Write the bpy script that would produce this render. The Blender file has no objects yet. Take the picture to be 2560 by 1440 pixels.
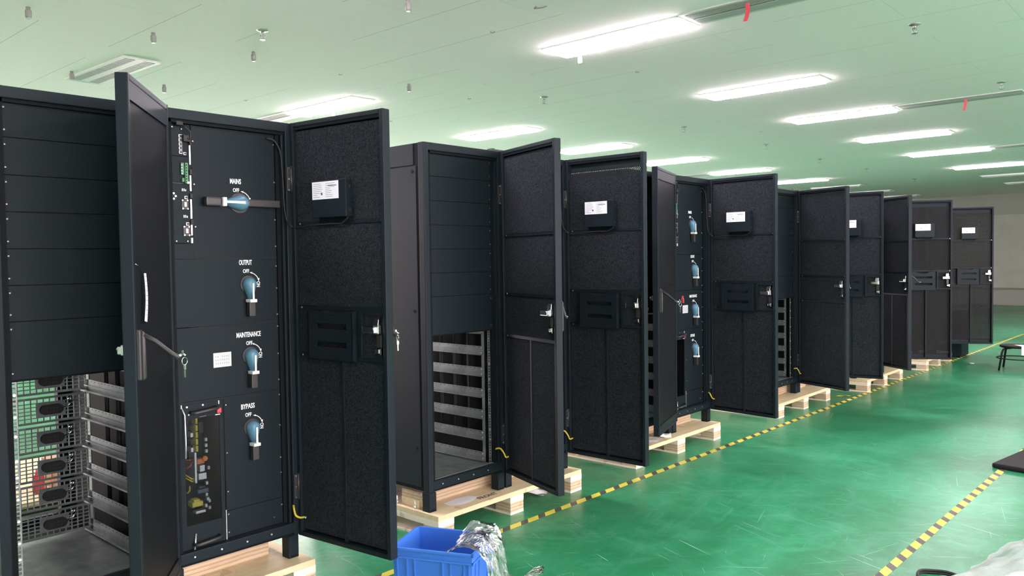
import bpy, bmesh, math, random
from mathutils import Vector, Matrix
random.seed(7)
S = bpy.context.scene
C = S.collection
PI = math.pi
R = math.radians

# ------------------------------------------------------------------ camera
CAM_H = 1.50
yaw, pitch, roll, fpx = 0.731234778, -0.0357042157, -0.0137561592, 2010.10696
fw = Vector((-math.sin(yaw)*math.cos(pitch), math.cos(yaw)*math.cos(pitch), math.sin(pitch)))
rt = Vector((math.cos(yaw), math.sin(yaw), 0.0))
up = rt.cross(fw)
r2 = rt*math.cos(roll)+up*math.sin(roll)
u2 = -rt*math.sin(roll)+up*math.cos(roll)
cam = bpy.data.objects.new('camera', bpy.data.cameras.new('camera'))
C.objects.link(cam)
cam.data.sensor_width = 36.0
cam.data.lens = fpx/2560*36.0
cam.data.clip_start = 0.02
m = Matrix((r2, u2, -fw)).transposed().to_4x4()
m.translation = Vector((0, 0, CAM_H))
cam.matrix_world = m
S.camera = cam

# ------------------------------------------------------------------ materials
MATS = {}
def mat(name, col, rough=.5, metal=0., spec=.5, coat=0.):
    if name in MATS: return MATS[name]
    mt = bpy.data.materials.new(name); mt.use_nodes = True
    b = mt.node_tree.nodes['Principled BSDF']
    b.inputs['Base Color'].default_value = (*col, 1)
    b.inputs['Roughness'].default_value = rough
    b.inputs['Metallic'].default_value = metal
    b.inputs['Specular IOR Level'].default_value = spec
    b.inputs['Coat Weight'].default_value = coat
    MATS[name] = mt
    return mt
def nd(mt, typ, **kw):
    n = mt.node_tree.nodes.new(typ)
    for k, v in kw.items():
        if k.startswith('i_'):
            n.inputs[k[2:].replace('_', ' ')].default_value = v
        else: setattr(n, k, v)
    return n
def lk(mt, a, b): mt.node_tree.links.new(a, b)
def bsdf(mt): return mt.node_tree.nodes['Principled BSDF']
def ramp(mt, fac, stops):
    r = nd(mt, 'ShaderNodeValToRGB')
    e = r.color_ramp.elements
    e[0].position, e[0].color = stops[0][0], (*stops[0][1], 1)
    e[1].position, e[1].color = stops[1][0], (*stops[1][1], 1)
    for p, c in stops[2:]:
        k = e.new(p); k.color = (*c, 1)
    lk(mt, fac, r.inputs['Fac'])
    return r.outputs['Color']
def objco(mt, scale=(1, 1, 1), rot=(0, 0, 0)):
    t = nd(mt, 'ShaderNodeTexCoord'); mp = nd(mt, 'ShaderNodeMapping')
    mp.inputs['Scale'].default_value = scale; mp.inputs['Rotation'].default_value = rot
    lk(mt, t.outputs['Object'], mp.inputs['Vector'])
    return mp.outputs['Vector']
def noise(mt, vec, scale, detail=4, rough=.5, dist=0.):
    n = nd(mt, 'ShaderNodeTexNoise')
    n.inputs['Scale'].default_value = scale; n.inputs['Detail'].default_value = detail
    n.inputs['Roughness'].default_value = rough; n.inputs['Distortion'].default_value = dist
    lk(mt, vec, n.inputs['Vector'])
    return n.outputs['Fac']
def math_(mt, op, a, b=None, c=None):
    n = nd(mt, 'ShaderNodeMath', operation=op)
    for i, x in enumerate((a, b, c)):
        if x is None: continue
        if isinstance(x, (int, float)): n.inputs[i].default_value = x
        else: lk(mt, x, n.inputs[i])
    return n.outputs[0]
def mixc(mt, fac, a, b, blend='MIX'):
    n = nd(mt, 'ShaderNodeMix', data_type='RGBA', blend_type=blend)
    for i, x in ((0, fac), (6, a), (7, b)):
        if isinstance(x, (int, float)): n.inputs[i].default_value = x
        elif isinstance(x, tuple): n.inputs[i].default_value = (*x, 1)
        else: lk(mt, x, n.inputs[i])
    return n.outputs[2]
def bump(mt, h, strength=.2, dist=.01):
    n = nd(mt, 'ShaderNodeBump'); n.inputs['Strength'].default_value = strength; n.inputs['Distance'].default_value = dist
    lk(mt, h, n.inputs['Height']); lk(mt, n.outputs['Normal'], bsdf(mt).inputs['Normal'])

# black powder coat: faint orange-peel grain
black = mat('black_powder_coat', (.0095, .0155, .0205), .48, spec=.165)
for q_ in (black,): bsdf(q_).inputs['Specular Tint'].default_value = (.88, .97, 1., 1)
bump(black, noise(black, objco(black), 900, 2), .08, .001)
panelm = mat('black_panel_paint', (.007, .0125, .0165), .55, spec=.18)
bsdf(panelm).inputs['Specular Tint'].default_value = (.88, .97, 1., 1)
bump(panelm, noise(panelm, objco(panelm), 900, 2), .1, .001)
dark = mat('black_interior', (.008, .010, .012), .6, spec=.06)
darkrub = mat('black_rubber', (.010, .010, .011), .6)
bplastic = mat('black_plastic', (.028, .027, .028), .45)
foam = mat('speckled_foam', (.012, .012, .014), .9, spec=.1)
v = objco(foam)
sp = noise(foam, v, 420, 2, .7)
big = noise(foam, v, 5, 4, .6)
thr = math_(foam, 'GREATER_THAN', math_(foam, 'ADD', sp, math_(foam, 'MULTIPLY', big, .18)), .80)
base = ramp(foam, noise(foam, v, 160, 3, .7), [(.35, (.006, .008, .010)), (.7, (.034, .041, .050))])
lk(foam, mixc(foam, thr, base, (.24, .24, .25)), bsdf(foam).inputs['Base Color'])
bump(foam, noise(foam, v, 260, 3), .6, .004)

perf = mat('perforated_black_steel', (.012, .014, .017), .5, spec=.18)
def perforate(mt, pitch=.0062, open_=.32):
    v = objco(mt)
    s = nd(mt, 'ShaderNodeSeparateXYZ'); lk(mt, v, s.inputs[0])
    k = 2*PI/pitch
    a = math_(mt, 'SINE', math_(mt, 'MULTIPLY', s.outputs['Y'], k*.5))
    b = math_(mt, 'SINE', math_(mt, 'MULTIPLY', s.outputs['Z'], k*.5*1.0))
    h = math_(mt, 'GREATER_THAN', math_(mt, 'MULTIPLY', a, b), open_)
    tr = nd(mt, 'ShaderNodeBsdfTransparent')
    mx = nd(mt, 'ShaderNodeMixShader')
    lk(mt, h, mx.inputs[0]); lk(mt, bsdf(mt).outputs[0], mx.inputs[1]); lk(mt, tr.outputs[0], mx.inputs[2])
    out = [n for n in mt.node_tree.nodes if n.type == 'OUTPUT_MATERIAL'][0]
    lk(mt, mx.outputs[0], out.inputs['Surface'])
perforate(perf, open_=.2)
perfd = mat('dense_perforated_steel', (.010, .0115, .013), .55, spec=.12)
perforate(perfd, open_=.66)

zinc = mat('galvanised_steel', (.34, .37, .36), .40, .6)
lk(zinc, ramp(zinc, noise(zinc, objco(zinc), 14, 3), [(.3, (.16, .20, .195)), (.7, (.28, .33, .32))]), bsdf(zinc).inputs['Base Color'])
chrome = mat('chrome', (.85, .86, .87), .12, 1.)
screwm = mat('bright_screw', (.75, .76, .76), .3, 1.)
white = mat('white_print', (.80, .82, .82), .6)
label = mat('white_label', (.84, .88, .93), .45)
stickm = mat('sticker_grey_white', (.50, .55, .57), .5)
greyink = mat('grey_ink', (.28, .28, .31), .6)
darkink = mat('dark_ink', (.05, .05, .06), .6)
blue = mat('blue_switch_plastic', (.085, .21, .295), .38)
green_c = mat('green_terminal', (.05, .20, .09), .5)
yellow_c = mat('yellow_plastic', (.55, .50, .05), .5)
orange_c = mat('orange_component', (.55, .17, .03), .5)
silver_c = mat('silver_component', (.55, .56, .57), .35, .6)
redb = mat('red_button', (.55, .05, .07), .4)
bluegrey = mat('blue_grey_plastic', (.07, .09, .14), .4)
wire_y = mat('yellow_green_wire', (.62, .50, .03), .45)
wire_g = mat('green_wire', (.06, .30, .20), .45)
wire_r = mat('red_wire', (.22, .02, .02), .5)
sleeve = mat('white_sleeve', (.8, .8, .8), .5)
redtag = mat('red_key_tag', (.62, .06, .07), .4)

def glassy(name, tint, trans, rough=.05, white_part=0., bumpy=0.):
    mt = mat(name, tint, rough, 0, .5)
    tr = nd(mt, 'ShaderNodeBsdfTransparent'); tr.inputs[0].default_value = (*tint, 1)
    gl = nd(mt, 'ShaderNodeBsdfGlossy'); gl.inputs['Roughness'].default_value = rough
    df = nd(mt, 'ShaderNodeBsdfDiffuse'); df.inputs[0].default_value = (.85, .87, .87, 1)
    fr = nd(mt, 'ShaderNodeFresnel'); fr.inputs[0].default_value = 1.5
    m1 = nd(mt, 'ShaderNodeMixShader'); lk(mt, tr.outputs[0], m1.inputs[1]); lk(mt, df.outputs[0], m1.inputs[2]); m1.inputs[0].default_value = white_part
    m2 = nd(mt, 'ShaderNodeMixShader')
    lk(mt, math_(mt, 'MULTIPLY', fr.outputs[0], trans), m2.inputs[0]); lk(mt, m1.outputs[0], m2.inputs[1]); lk(mt, gl.outputs[0], m2.inputs[2])
    out = [n for n in mt.node_tree.nodes if n.type == 'OUTPUT_MATERIAL'][0]
    lk(mt, m2.outputs[0], out.inputs['Surface'])
    if bumpy:
        n = nd(mt, 'ShaderNodeBump'); n.inputs['Strength'].default_value = bumpy; n.inputs['Distance'].default_value = .02
        lk(mt, noise(mt, objco(mt), 45, 4, .6, 1.), n.inputs['Height'])
        lk(mt, n.outputs[0], gl.inputs['Normal']); lk(mt, n.outputs[0], fr.inputs['Normal'])
    return mt
winglass = glassy('smoked_window', (.72, .74, .76), .25, .08)
plastic = glassy('clear_plastic_film', (.97, .98, .98), .9, .13, .12, .18)
milky = glassy('milky_plastic_film', (.90, .92, .90), .5, .3, .33, .3)

def woodmat(name, c1, c2, axis, stripes=0.):
    mt = mat(name, c1, .65)
    sc = [6, 6, 6]; sc[axis] = .8
    n = noise(mt, objco(mt, tuple(sc)), 4, 6, .6, .6)
    col = ramp(mt, n, [(.3, c1), (.7, c2)])
    kn = noise(mt, objco(mt, (1, 1, 1)), 9, 2)
    col = mixc(mt, math_(mt, 'MULTIPLY', math_(mt, 'GREATER_THAN', kn, .66), .35), col, (.30, .17, .07))
    if stripes:
        v = objco(mt)
        s = nd(mt, 'ShaderNodeSeparateXYZ'); lk(mt, v, s.inputs[0])
        nz = math_(mt, 'ADD', math_(mt, 'MULTIPLY', s.outputs['Z'], stripes), math_(mt, 'MULTIPLY', noise(mt, v, 7, 3), 1.2))
        f = math_(mt, 'POWER', math_(mt, 'ABSOLUTE', math_(mt, 'SINE', nz)), 6)
        col = mixc(mt, math_(mt, 'MULTIPLY', f, .55), col, (.26, .15, .07))
    lk(mt, col, bsdf(mt).inputs['Base Color'])
    return mt
ply = woodmat('plywood_deck', (.74, .64, .41), (.62, .50, .29), 1)
lvl = woodmat('laminated_block', (.66, .56, .39), (.52, .40, .26), 1, 170)
pine = woodmat('pine_batten', (.86, .80, .70), (.78, .68, .54), 0)

ceilm = mat('ceiling_board', (.80, .82, .78), .85, spec=.2)
v = objco(ceilm)
s_ = nd(ceilm, 'ShaderNodeSeparateXYZ'); lk(ceilm, v, s_.inputs[0])
def seam(mt, coord, period, off, width):
    f = math_(mt, 'FRACT', math_(mt, 'DIVIDE', math_(mt, 'ADD', coord, 100*period-off), period))
    return math_(mt, 'LESS_THAN', f, width/period)
wob = noise(ceilm, v, 1.3, 3)
sY = seam(ceilm, s_.outputs['Y'], .6, .185, .0035)
row = math_(ceilm, 'FLOOR', math_(ceilm, 'DIVIDE', math_(ceilm, 'ADD', s_.outputs['Y'], 60-.185), .6))
odd = math_(ceilm, 'MULTIPLY', math_(ceilm, 'MODULO', row, 2), .6)
sX = seam(ceilm, math_(ceilm, 'ADD', s_.outputs['X'], odd), 1.2, .05, .0025)
vis = math_(ceilm, 'GREATER_THAN', noise(ceilm, v, .9, 2), .47)
sm = math_(ceilm, 'MULTIPLY', math_(ceilm, 'MAXIMUM', sY, math_(ceilm, 'MULTIPLY', sX, .5)), vis)
cb = mixc(ceilm, noise(ceilm, v, .35, 2), (.93, .86, .84), (.96, .89, .87))
stain = math_(ceilm, 'MULTIPLY', math_(ceilm, 'GREATER_THAN', noise(ceilm, v, 2.1, 5, .7), .70), .10)
cb = mixc(ceilm, stain, cb, (.55, .56, .52))
lk(ceilm, mixc(ceilm, math_(ceilm, 'MULTIPLY', sm, .8), cb, (.30, .30, .27)), bsdf(ceilm).inputs['Base Color'])

wallm = mat('wall_panel', (.50, .50, .44), .6)
lk(wallm, ramp(wallm, noise(wallm, objco(wallm), 3, 4), [(.3, (.31, .33, .285)), (.7, (.36, .375, .325))]), bsdf(wallm).inputs['Base Color'])
wallb = mat('wall_lower', (.26, .28, .245), .6)
trimm = mat('trim_metal', (.16, .15, .13), .5)

floorm = mat('green_epoxy', (.01, .2, .1), .12, spec=.4)
v = objco(floorm)
n1 = noise(floorm, v, 1.1, 6, .62, .8)
n2 = noise(floorm, objco(floorm, (1, 1, 1), (0, 0, .9)), 5, 5, .65, 1.2)
fc = mixc(floorm, .45, ramp(floorm, n1, [(.30, (.014, .195, .075)), (.50, (.034, .285, .130)), (.72, (.095, .48, .27))]),
          ramp(floorm, n2, [(.30, (.016, .20, .08)), (.55, (.038, .30, .138)), (.78, (.12, .52, .30))]))
def rotscale(ang, sx, sy, off):
    t = nd(floorm, 'ShaderNodeTexCoord')
    m1 = nd(floorm, 'ShaderNodeMapping'); m1.inputs['Rotation'].default_value = (0, 0, R(ang)); m1.inputs['Location'].default_value = (off, off*1.7, 0)
    m2 = nd(floorm, 'ShaderNodeMapping'); m2.inputs['Scale'].default_value = (sx, sy, 1)
    lk(floorm, t.outputs['Object'], m1.inputs['Vector']); lk(floorm, m1.outputs[0], m2.inputs['Vector'])
    return m2.outputs[0]
def scratch(ang, sx, sy, th, seed, dist=.25):
    return math_(floorm, 'GREATER_THAN', noise(floorm, rotscale(ang, sx, sy, seed), 1, 1.5, .45, dist), th)
wisp = None
for a, sd in ((15, 2), (80, 8), (-40, 17)):
    q = noise(floorm, rotscale(a, 1.2, 7, sd), 1.3, 7, .72, 1.4)
    wisp = q if wisp is None else math_(floorm, 'MAXIMUM', wisp, q)
wf = ramp(floorm, wisp, [(.52, (0, 0, 0)), (.76, (1, 1, 1))])
fc = mixc(floorm, math_(floorm, 'MULTIPLY', wf, .75), fc, (.13, .42, .27))
low = ramp(floorm, noise(floorm, v, .55, 3, .6, .5), [(.38, (.45, .58, .50)), (.60, (.95, .98, .96))])
fc = mixc(floorm, 1., fc, low, 'MULTIPLY')
sc = None
for a, sx, sy, th, sd in ((22, 1.7, 130, .76, 3), (75, 1.5, 150, .77, 11), (-35, 2.0, 140, .76, 23), (128, 2.2, 160, .76, 31), (50, 4.5, 200, .77, 47), (-72, 1.3, 170, .77, 59), (5, 3, 180, .77, 71)):
    q = scratch(a, sx, sy, th, sd)
    sc = q if sc is None else math_(floorm, 'MAXIMUM', sc, q)
fc = mixc(floorm, math_(floorm, 'MULTIPLY', sc, .75), fc, (.50, .78, .62))
dots = math_(floorm, 'GREATER_THAN', noise(floorm, v, 45, 1), .83)
fc = mixc(floorm, math_(floorm, 'MULTIPLY', dots, .7), fc, (.6, .75, .62))
lk(floorm, fc, bsdf(floorm).inputs['Base Color'])
bsdf(floorm).inputs['Roughness'].default_value = .28

tapem = mat('hazard_tape', (.7, .6, .05), .45)
def tape_mat(period, centre):
    mt = mat('hazard_tape_%d' % int(period*10000), (.7, .6, .05), .45)
    v = objco(mt); s = nd(mt, 'ShaderNodeSeparateXYZ'); lk(mt, v, s.inputs[0])
    f = math_(mt, 'FRACT', math_(mt, 'DIVIDE', math_(mt, 'ADD', math_(mt, 'ADD', s.outputs['Y'], 100*period-centre+.71*period), s.outputs['X']), period))
    wear = noise(mt, v, 6, 4)
    yel = ramp(mt, wear, [(.35, (.66, .56, .05)), (.7, (.82, .74, .12))])
    blk = ramp(mt, wear, [(.35, (.055, .052, .05)), (.7, (.10, .09, .085))])
    lk(mt, mixc(mt, math_(mt, 'LESS_THAN', f, .40), yel, blk), bsdf(mt).inputs['Base Color'])
    return mt

LAMP = 24.0
lampon = bpy.data.materials.new('lit_lamp_panel'); lampon.use_nodes = True; MATS['lampon'] = lampon
b = bsdf(lampon); b.inputs['Base Color'].default_value = (.9, .9, .9, 1)
b.inputs['Emission Color'].default_value = (1., .82, .93, 1); b.inputs['Emission Strength'].default_value = LAMP
lampoff = mat('unlit_lamp_panel', (.62, .65, .62), .3)
lampw = mat('lamp_white_enamel', (.82, .84, .82), .4)
ventw = mat('vent_white', (.62, .63, .60), .5)
ventg = mat('vent_grey', (.42, .45, .42), .5)
ventd = mat('vent_dark', (.05, .06, .055), .7)
ribbon = mat('red_ribbon', (.62, .05, .08), .5)
brass = mat('sprinkler_metal', (.42, .43, .40), .35, .8)
nozzle = mat('grey_nozzle', (.24, .25, .23), .5)
cratem = mat('blue_crate_plastic', (.045, .17, .60), .4)
paper = mat('white_paper', (.82, .83, .83), .6)
card = mat('cardboard', (.46, .30, .17), .8)
matm = mat('black_mat', (.012, .011, .011), .6, spec=.2)

# ------------------------------------------------------------------ mesh builder
class MB:
    def __init__(s):
        s.bm = bmesh.new(); s.mats = []
    def mi(s, m):
        if m not in s.mats: s.mats.append(m)
        return s.mats.index(m)
    def box(s, x0, x1, y0, y1, z0, z1, m, bev=0.):
        r = bmesh.ops.create_cube(s.bm, size=1)
        vs = r['verts']
        for v in vs:
            v.co = Vector(((x0+x1)/2+v.co.x*(x1-x0), (y0+y1)/2+v.co.y*(y1-y0), (z0+z1)/2+v.co.z*(z1-z0)))
        fs = list({f for v in vs for f in v.link_faces})
        i = s.mi(m)
        for f in fs: f.material_index = i
        if bev > 0:
            es = list({e for v in vs for e in v.link_edges})
            bmesh.ops.bevel(s.bm, geom=es, offset=bev, segments=2, affect='EDGES', profile=.6, material=i)
        return s
    def prism(s, pts, a0, a1, axis, m):
        """closed polygon pts in the two other axes, extruded along axis"""
        i = s.mi(m)
        def mk(p, a):
            q = list(p); q.insert(axis, a); return s.bm.verts.new(q)
        A = [mk(p, a0) for p in pts]; B = [mk(p, a1) for p in pts]
        n = len(pts)
        fs = [s.bm.faces.new(A[::-1]), s.bm.faces.new(B)]
        for k in range(n): fs.append(s.bm.faces.new((A[k], A[(k+1) % n], B[(k+1) % n], B[k])))
        for f in fs: f.material_index = i
        return s
    def tube(s, pts, r, m, seg=8, smooth=True):
        i = s.mi(m); pts = [Vector(p) for p in pts]; rings = []
        rs = r if isinstance(r, (list, tuple)) else [r]*len(pts)
        ref = None
        for k, p in enumerate(pts):
            d = (pts[min(k+1, len(pts)-1)]-pts[max(k-1, 0)]).normalized()
            if ref is None: ref = Vector((0, 0, 1)) if abs(d.z) < .9 else Vector((1, 0, 0))
            a = d.cross(ref).normalized(); ref = a.cross(d).normalized()
            rings.append([s.bm.verts.new(p+(a*math.cos(2*PI*j/seg)+ref*math.sin(2*PI*j/seg))*rs[k]) for j in range(seg)])
        for k in range(len(rings)-1):
            for j in range(seg):
                f = s.bm.faces.new((rings[k][j], rings[k][(j+1) % seg], rings[k+1][(j+1) % seg], rings[k+1][j]))
                f.material_index = i; f.smooth = smooth
        for ring in (rings[0][::-1], rings[-1]):
            f = s.bm.faces.new(ring); f.material_index = i
        return s
    def cyl(s, p0, p1, r, m, seg=16, r1=None):
        return s.tube([p0, p1], [r, r if r1 is None else r1], m, seg)
    def lathe(s, prof, c, m, seg=24):
        """prof (radius,z) spun about vertical axis at c"""
        i = s.mi(m); c = Vector(c); rings = []
        for r, z in prof:
            rings.append([s.bm.verts.new(c+Vector((r*math.cos(2*PI*j/seg), r*math.sin(2*PI*j/seg), z))) for j in range(seg)])
        for k in range(len(rings)-1):
            for j in range(seg):
                f = s.bm.faces.new((rings[k][j], rings[k][(j+1) % seg], rings[k+1][(j+1) % seg], rings[k+1][j]))
                f.material_index = i; f.smooth = True
        for ring in (rings[0][::-1], rings[-1]):
            f = s.bm.faces.new(ring); f.material_index = i
        return s
    def grid(s, fn, nu, nv, m, smooth=True):
        i = s.mi(m)
        V = [[s.bm.verts.new(fn(a/nu, b/nv)) for b in range(nv+1)] for a in range(nu+1)]
        for a in range(nu):
            for b in range(nv):
                f = s.bm.faces.new((V[a][b], V[a+1][b], V[a+1][b+1], V[a][b+1])); f.material_index = i; f.smooth = smooth
        return s
    def xf(s, M):
        bmesh.ops.transform(s.bm, matrix=M, verts=s.bm.verts); return s
    def mesh(s, name):
        bmesh.ops.recalc_face_normals(s.bm, faces=s.bm.faces)
        me = bpy.data.meshes.new(name); s.bm.to_mesh(me); s.bm.free()
        for m in s.mats: me.materials.append(m)
        return me

def obj(name, me, parent=None, lab=None):
    if isinstance(me, MB): me = me.mesh(name)
    o = bpy.data.objects.new(name, me); C.objects.link(o)
    if parent is not None: o.parent = parent
    if lab: o['label'] = lab
    return o
def tag(o, lab, cat, group=None, kind=None):
    if lab: o['label'] = lab
    if cat: o['category'] = cat
    if group: o['group'] = group
    if kind: o['kind'] = kind
    return o
def empty(name, lab, cat, loc=(0, 0, 0), rz=0., group=None):
    o = bpy.data.objects.new(name, None); C.objects.link(o)
    o.empty_display_size = .1; o.location = loc; o.rotation_euler = (0, 0, rz)
    return tag(o, lab, cat, group)
def struct(name, mb):
    o = obj(name, mb); o['kind'] = 'structure'; return o
CACHE = {}
def cached(key, fn):
    if key not in CACHE: CACHE[key] = fn().mesh(key)
    return CACHE[key]
def text_mesh(txt, height, m, mtx, width=None, align='CENTER', off=0.):
    cu = bpy.data.curves.new('lettering', 'FONT'); cu.body = txt; cu.align_x = align; cu.align_y = 'CENTER'
    cu.size = height/.70; cu.extrude = .0006; cu.offset = off; cu.resolution_u = 3
    o = bpy.data.objects.new('lettering_source', cu)
    me = bpy.data.meshes.new_from_object(o)
    bpy.data.objects.remove(o); bpy.data.curves.remove(cu)
    xs = [v.co.x for v in me.vertices]
    if width and xs:
        k = width/(max(xs)-min(xs))
        me.transform(Matrix.Diagonal((k, 1, 1, 1)))
    me.transform(mtx); me.materials.clear(); me.materials.append(m)
    return me
# text on a front panel: reading +Y, up +Z, facing +X
def front_mtx(x, y, z, rot=0.):
    return Matrix.Translation((x, y, z)) @ Matrix(((0, 0, 1, 0), (1, 0, 0, 0), (0, 1, 0, 0), (0, 0, 0, 1))) @ Matrix.Rotation(rot, 4, 'Z')

# ------------------------------------------------------------------ setting
CZ = 3.17
struct('floor', MB().box(-16, 9.5, -8, 27, -.06, 0, floorm))
struct('ceiling', MB().box(-16, 9.5, -8, 27, CZ, CZ+.06, ceilm))
struct('wall_far', MB().box(-16, 9.5, 26.4, 26.6, 0, CZ, wallb).box(-16, 9.5, 26.37, 26.4, .50, 2.57, wallm))
struct('trim_1', MB().box(-16, 9.5, 26.34, 26.4, .44, .50, trimm))
struct('trim_2', MB().box(-16, 9.5, 26.35, 26.4, 2.57, 2.60, wallb))
rw = MB().box(9.5, 9.7, -8, 26.6, 0, .90, wallm).box(9.5, 9.7, -8, 26.6, 3.0, CZ, wallm)
added_rwins = [(-7.2+k*3.1, -7.2+k*3.1+2.7) for k in range(6)]  # unseen windows, added to light the cabinet fronts and right-hand ceiling
edges = [-8.2]+[e for w_ in added_rwins for e in w_]+[26.6]
for k in range(0, len(edges), 2): rw.box(9.5, 9.7, edges[k], edges[k+1], .90, 3.0, wallm)
struct('wall_right', rw)
for k, (a_, b_) in enumerate(added_rwins):
    f = MB()
    for y_ in (a_, (a_+b_)/2-.025, b_-.05): f.box(9.57, 9.63, y_, y_+.05, .90, 3.0, lampw)
    f.box(9.57, 9.63, a_, b_, .90, .95, lampw); f.box(9.57, 9.63, a_, b_, 2.95, 3.0, lampw)
    struct('window_%d' % (k+7), f)
struct('wall_back', MB().box(-16, 9.7, -8.2, -8, 0, CZ, wallm))
# left wall: unseen windows added so daylight over the cabinets brightens the ceiling
WX = -15.5
wl = MB().box(WX-.2, WX, -8.2, 26.6, 0, .90, wallm).box(WX-.2, WX, -8.2, 26.6, 3.0, CZ, wallm)
added_wins = [(-5.5, -2.8), (-2.4, .3), (.6, 3.2), (6.5, 9.2), (9.5, 12.2), (12.6, 15.3)]
edges = [-8.2]+[e for w_ in added_wins for e in w_]+[26.6]
for k in range(0, len(edges), 2): wl.box(WX-.2, WX, edges[k], edges[k+1], .90, 3.0, wallm)
struct('wall_left', wl)
for k, (a_, b_) in enumerate(added_wins):
    f = MB()
    for y_ in (a_, (a_+b_)/2-.025, b_-.05): f.box(WX-.13, WX-.07, y_, y_+.05, .90, 3.0, lampw)
    f.box(WX-.13, WX-.07, a_, b_, .90, .95, lampw); f.box(WX-.13, WX-.07, a_, b_, 2.95, 3.0, lampw)
    struct('window_%d' % (k+1), f)

# ------------------------------------------------------------------ cabinets
W, D, H = .600, 1.10, 2.0
XF = -3.216
DECK = .134

def frame_mb():
    b = MB()
    z0 = .105
    # front posts with stepped inner returns
    b.box(-.045, 0, 0, .036, z0, H, black, .004)
    b.box(-.075, -.012, .034, .056, z0+.05, H-.03, dark)
    b.box(-.045, 0, W-.022, W, z0, H, black, .004)
    b.box(-.060, -.014, W-.036, W-.024, z0+.05, H-.03, black, .002)
    b.box(-.075, -.030, W-.056, W-.038, z0+.05, H-.03, dark)
    b.box(-.040, .001, W-.006, W+.005, z0, H-.002, black)
    # top beam, sill
    b.box(-.045, 0, .034, W-.02, H-.042, H, black, .004)
    b.box(-.08, -.012, .034, W-.02, H-.055, H-.04, dark)
    b.box(-.045, 0, .034, W-.02, z0+.012, z0+.058, black, .004)
    b.box(-.06, -.012, .034, W-.02, z0, z0+.014, dark)
    # rear posts and rails
    for y in (0, W-.05):
        b.box(-D, -D+.05, y, y+.05, z0, H, black, .003)
    b.box(-D, -D+.05, .05, W-.05, H-.05, H, black)
    b.box(-D, -D+.05, .05, W-.05, z0, z0+.05, black)
    # top and base sheets
    b.box(-D+.004, -.02, .004, W-.004, H-.012, H-.002, black)
    b.box(-D+.02, -.045, .01, W-.01, z0+.004, z0+.016, dark)
    for y in (.10, .22, .34, .46):
        b.cyl((-.002, y, z0+.035), (.003, y, z0+.035), .004, screwm, 8)
    return b
def side_mb(sign):
    b = MB()
    y0, y1 = (0.002, .010) if sign < 0 else (W-.010, W-.002)
    b.box(-D+.04, -.04, y0, y1, .11, H-.005, dark)
    yo0, yo1 = (-.002, .004) if sign < 0 else (W-.004, W+.002)
    b.box(-D+.02, -.062, yo0, yo1, .13, 1.876, black, .0015)
    b.box(-D+.02, -.082, yo0, yo1, 1.882, H-.004, black, .0015)
    ys = -.004 if sign < 0 else W+.004
    for z in (1.846, .34, 1.09):
        b.cyl((-.09, (y0+y1)/2, z), (-.09, ys, z), .009, dark, 12)
    return b
def leg_mb():
    b = MB()
    b.box(-.058, 0, 0, .052, 0, .105, black, .003)
    b.box(-.014, .0015, .010, .042, .004, .014, dark)
    return b
def tray_mb():
    b = MB().box(-.72, -.03, .06, W-.06, .150, .158, zinc)
    b.box(-.034, -.028, .06, W-.06, .150, .166, zinc)
    return b
def blank_mb(h, first):
    b = MB()
    b.box(-.034, -.030, .056, W-.056, .0012, h-.0012, panelm, .001)
    b.box(-.046, -.038, .056, W-.056, -.006, h-.008, dark)
    for y in (.064, W-.064):
        for z in (.026, h-.026):
            b.lathe([(.0, -.001), (.0065, 0), (.005, .003), (.0, .004)][1:3], (0, 0, 0), screwm, 10) if False else None
            b.cyl((-.030, y, z), (-.0265, y, z), .0062, bplastic, 10, .0045)
            b.cyl((-.0266, y, z), (-.0258, y, z), .0013, screwm, 8)
    return b
def rail_mb():
    # angle rail: running front to back, on the right wall
    b = MB()
    y = W-.064
    b.box(-.66, -.10, y, y+.0025, 0, .052, zinc)
    b.box(-.66, -.10, y-.022, y, 0, .003, zinc)
    b.box(-.66, -.10, y-.022, y-.020, 0, .008, zinc)
    b.box(-.66, -.10, y-.006, y, .022, .026, zinc)
    for k in range(14):
        b.box(-.63+k*.038, -.622+k*.038, y-.0008, y, .044, .0465, dark)
    for k in (0, 1):
        b.cyl((-.112, y-.004, .012+.03*k), (-.112, y, .012+.03*k), .005, screwm, 8)
    return b
def upright_mb():
    y = W-.064
    return MB().box(-.112, -.092, y-.001, y+.004, .16, .95, zinc)
def strip_mb(y):
    # rack strip with square holes (built as a ladder)
    b = MB(); x0, x1 = -.052, -.049
    b.box(x0, x1, y, y+.005, .16, .95, zinc); b.box(x0, x1, y+.0145, y+.0195, .16, .95, zinc)
    n = 50
    for k in range(n+1):
        z = .16+k*(.79-.006)/n
        b.box(x0, x1, y+.005, y+.0145, z, z+.006, zinc)
    for z in (.20, .30, .36, .44, .52, .60, .66, .75, .82, .90):
        b.cyl((x1, y+.0097, z), (x1+.004, y+.0097, z), .0055, screwm, 8)
    return b
def mesh_back_mb(h):
    b = MB(); x0, x1 = -.662, -.659
    y0, y1 = .058, W-.062
    def bar(a0, a1, c0, c1): b.box(x0, x1, a0, a1, c0, c1, zinc)
    bar(y0, y1, 0, .010); bar(y0, y1, h-.010, h)
    n = 19
    for k in range(n+1):
        y = y0+k*(y1-y0-.005)/n
        bar(y, y+.005, .010, h-.010)
    for k in range(1, 6):
        z = .010+k*(h-.02)/6
        bar(y0, y1, z-.002, z+.002)
    bar(.33, .45, h*.5-.034, h*.5+.034)
    bar(.06, .08, h*.3, h*.7)
    return b
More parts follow.
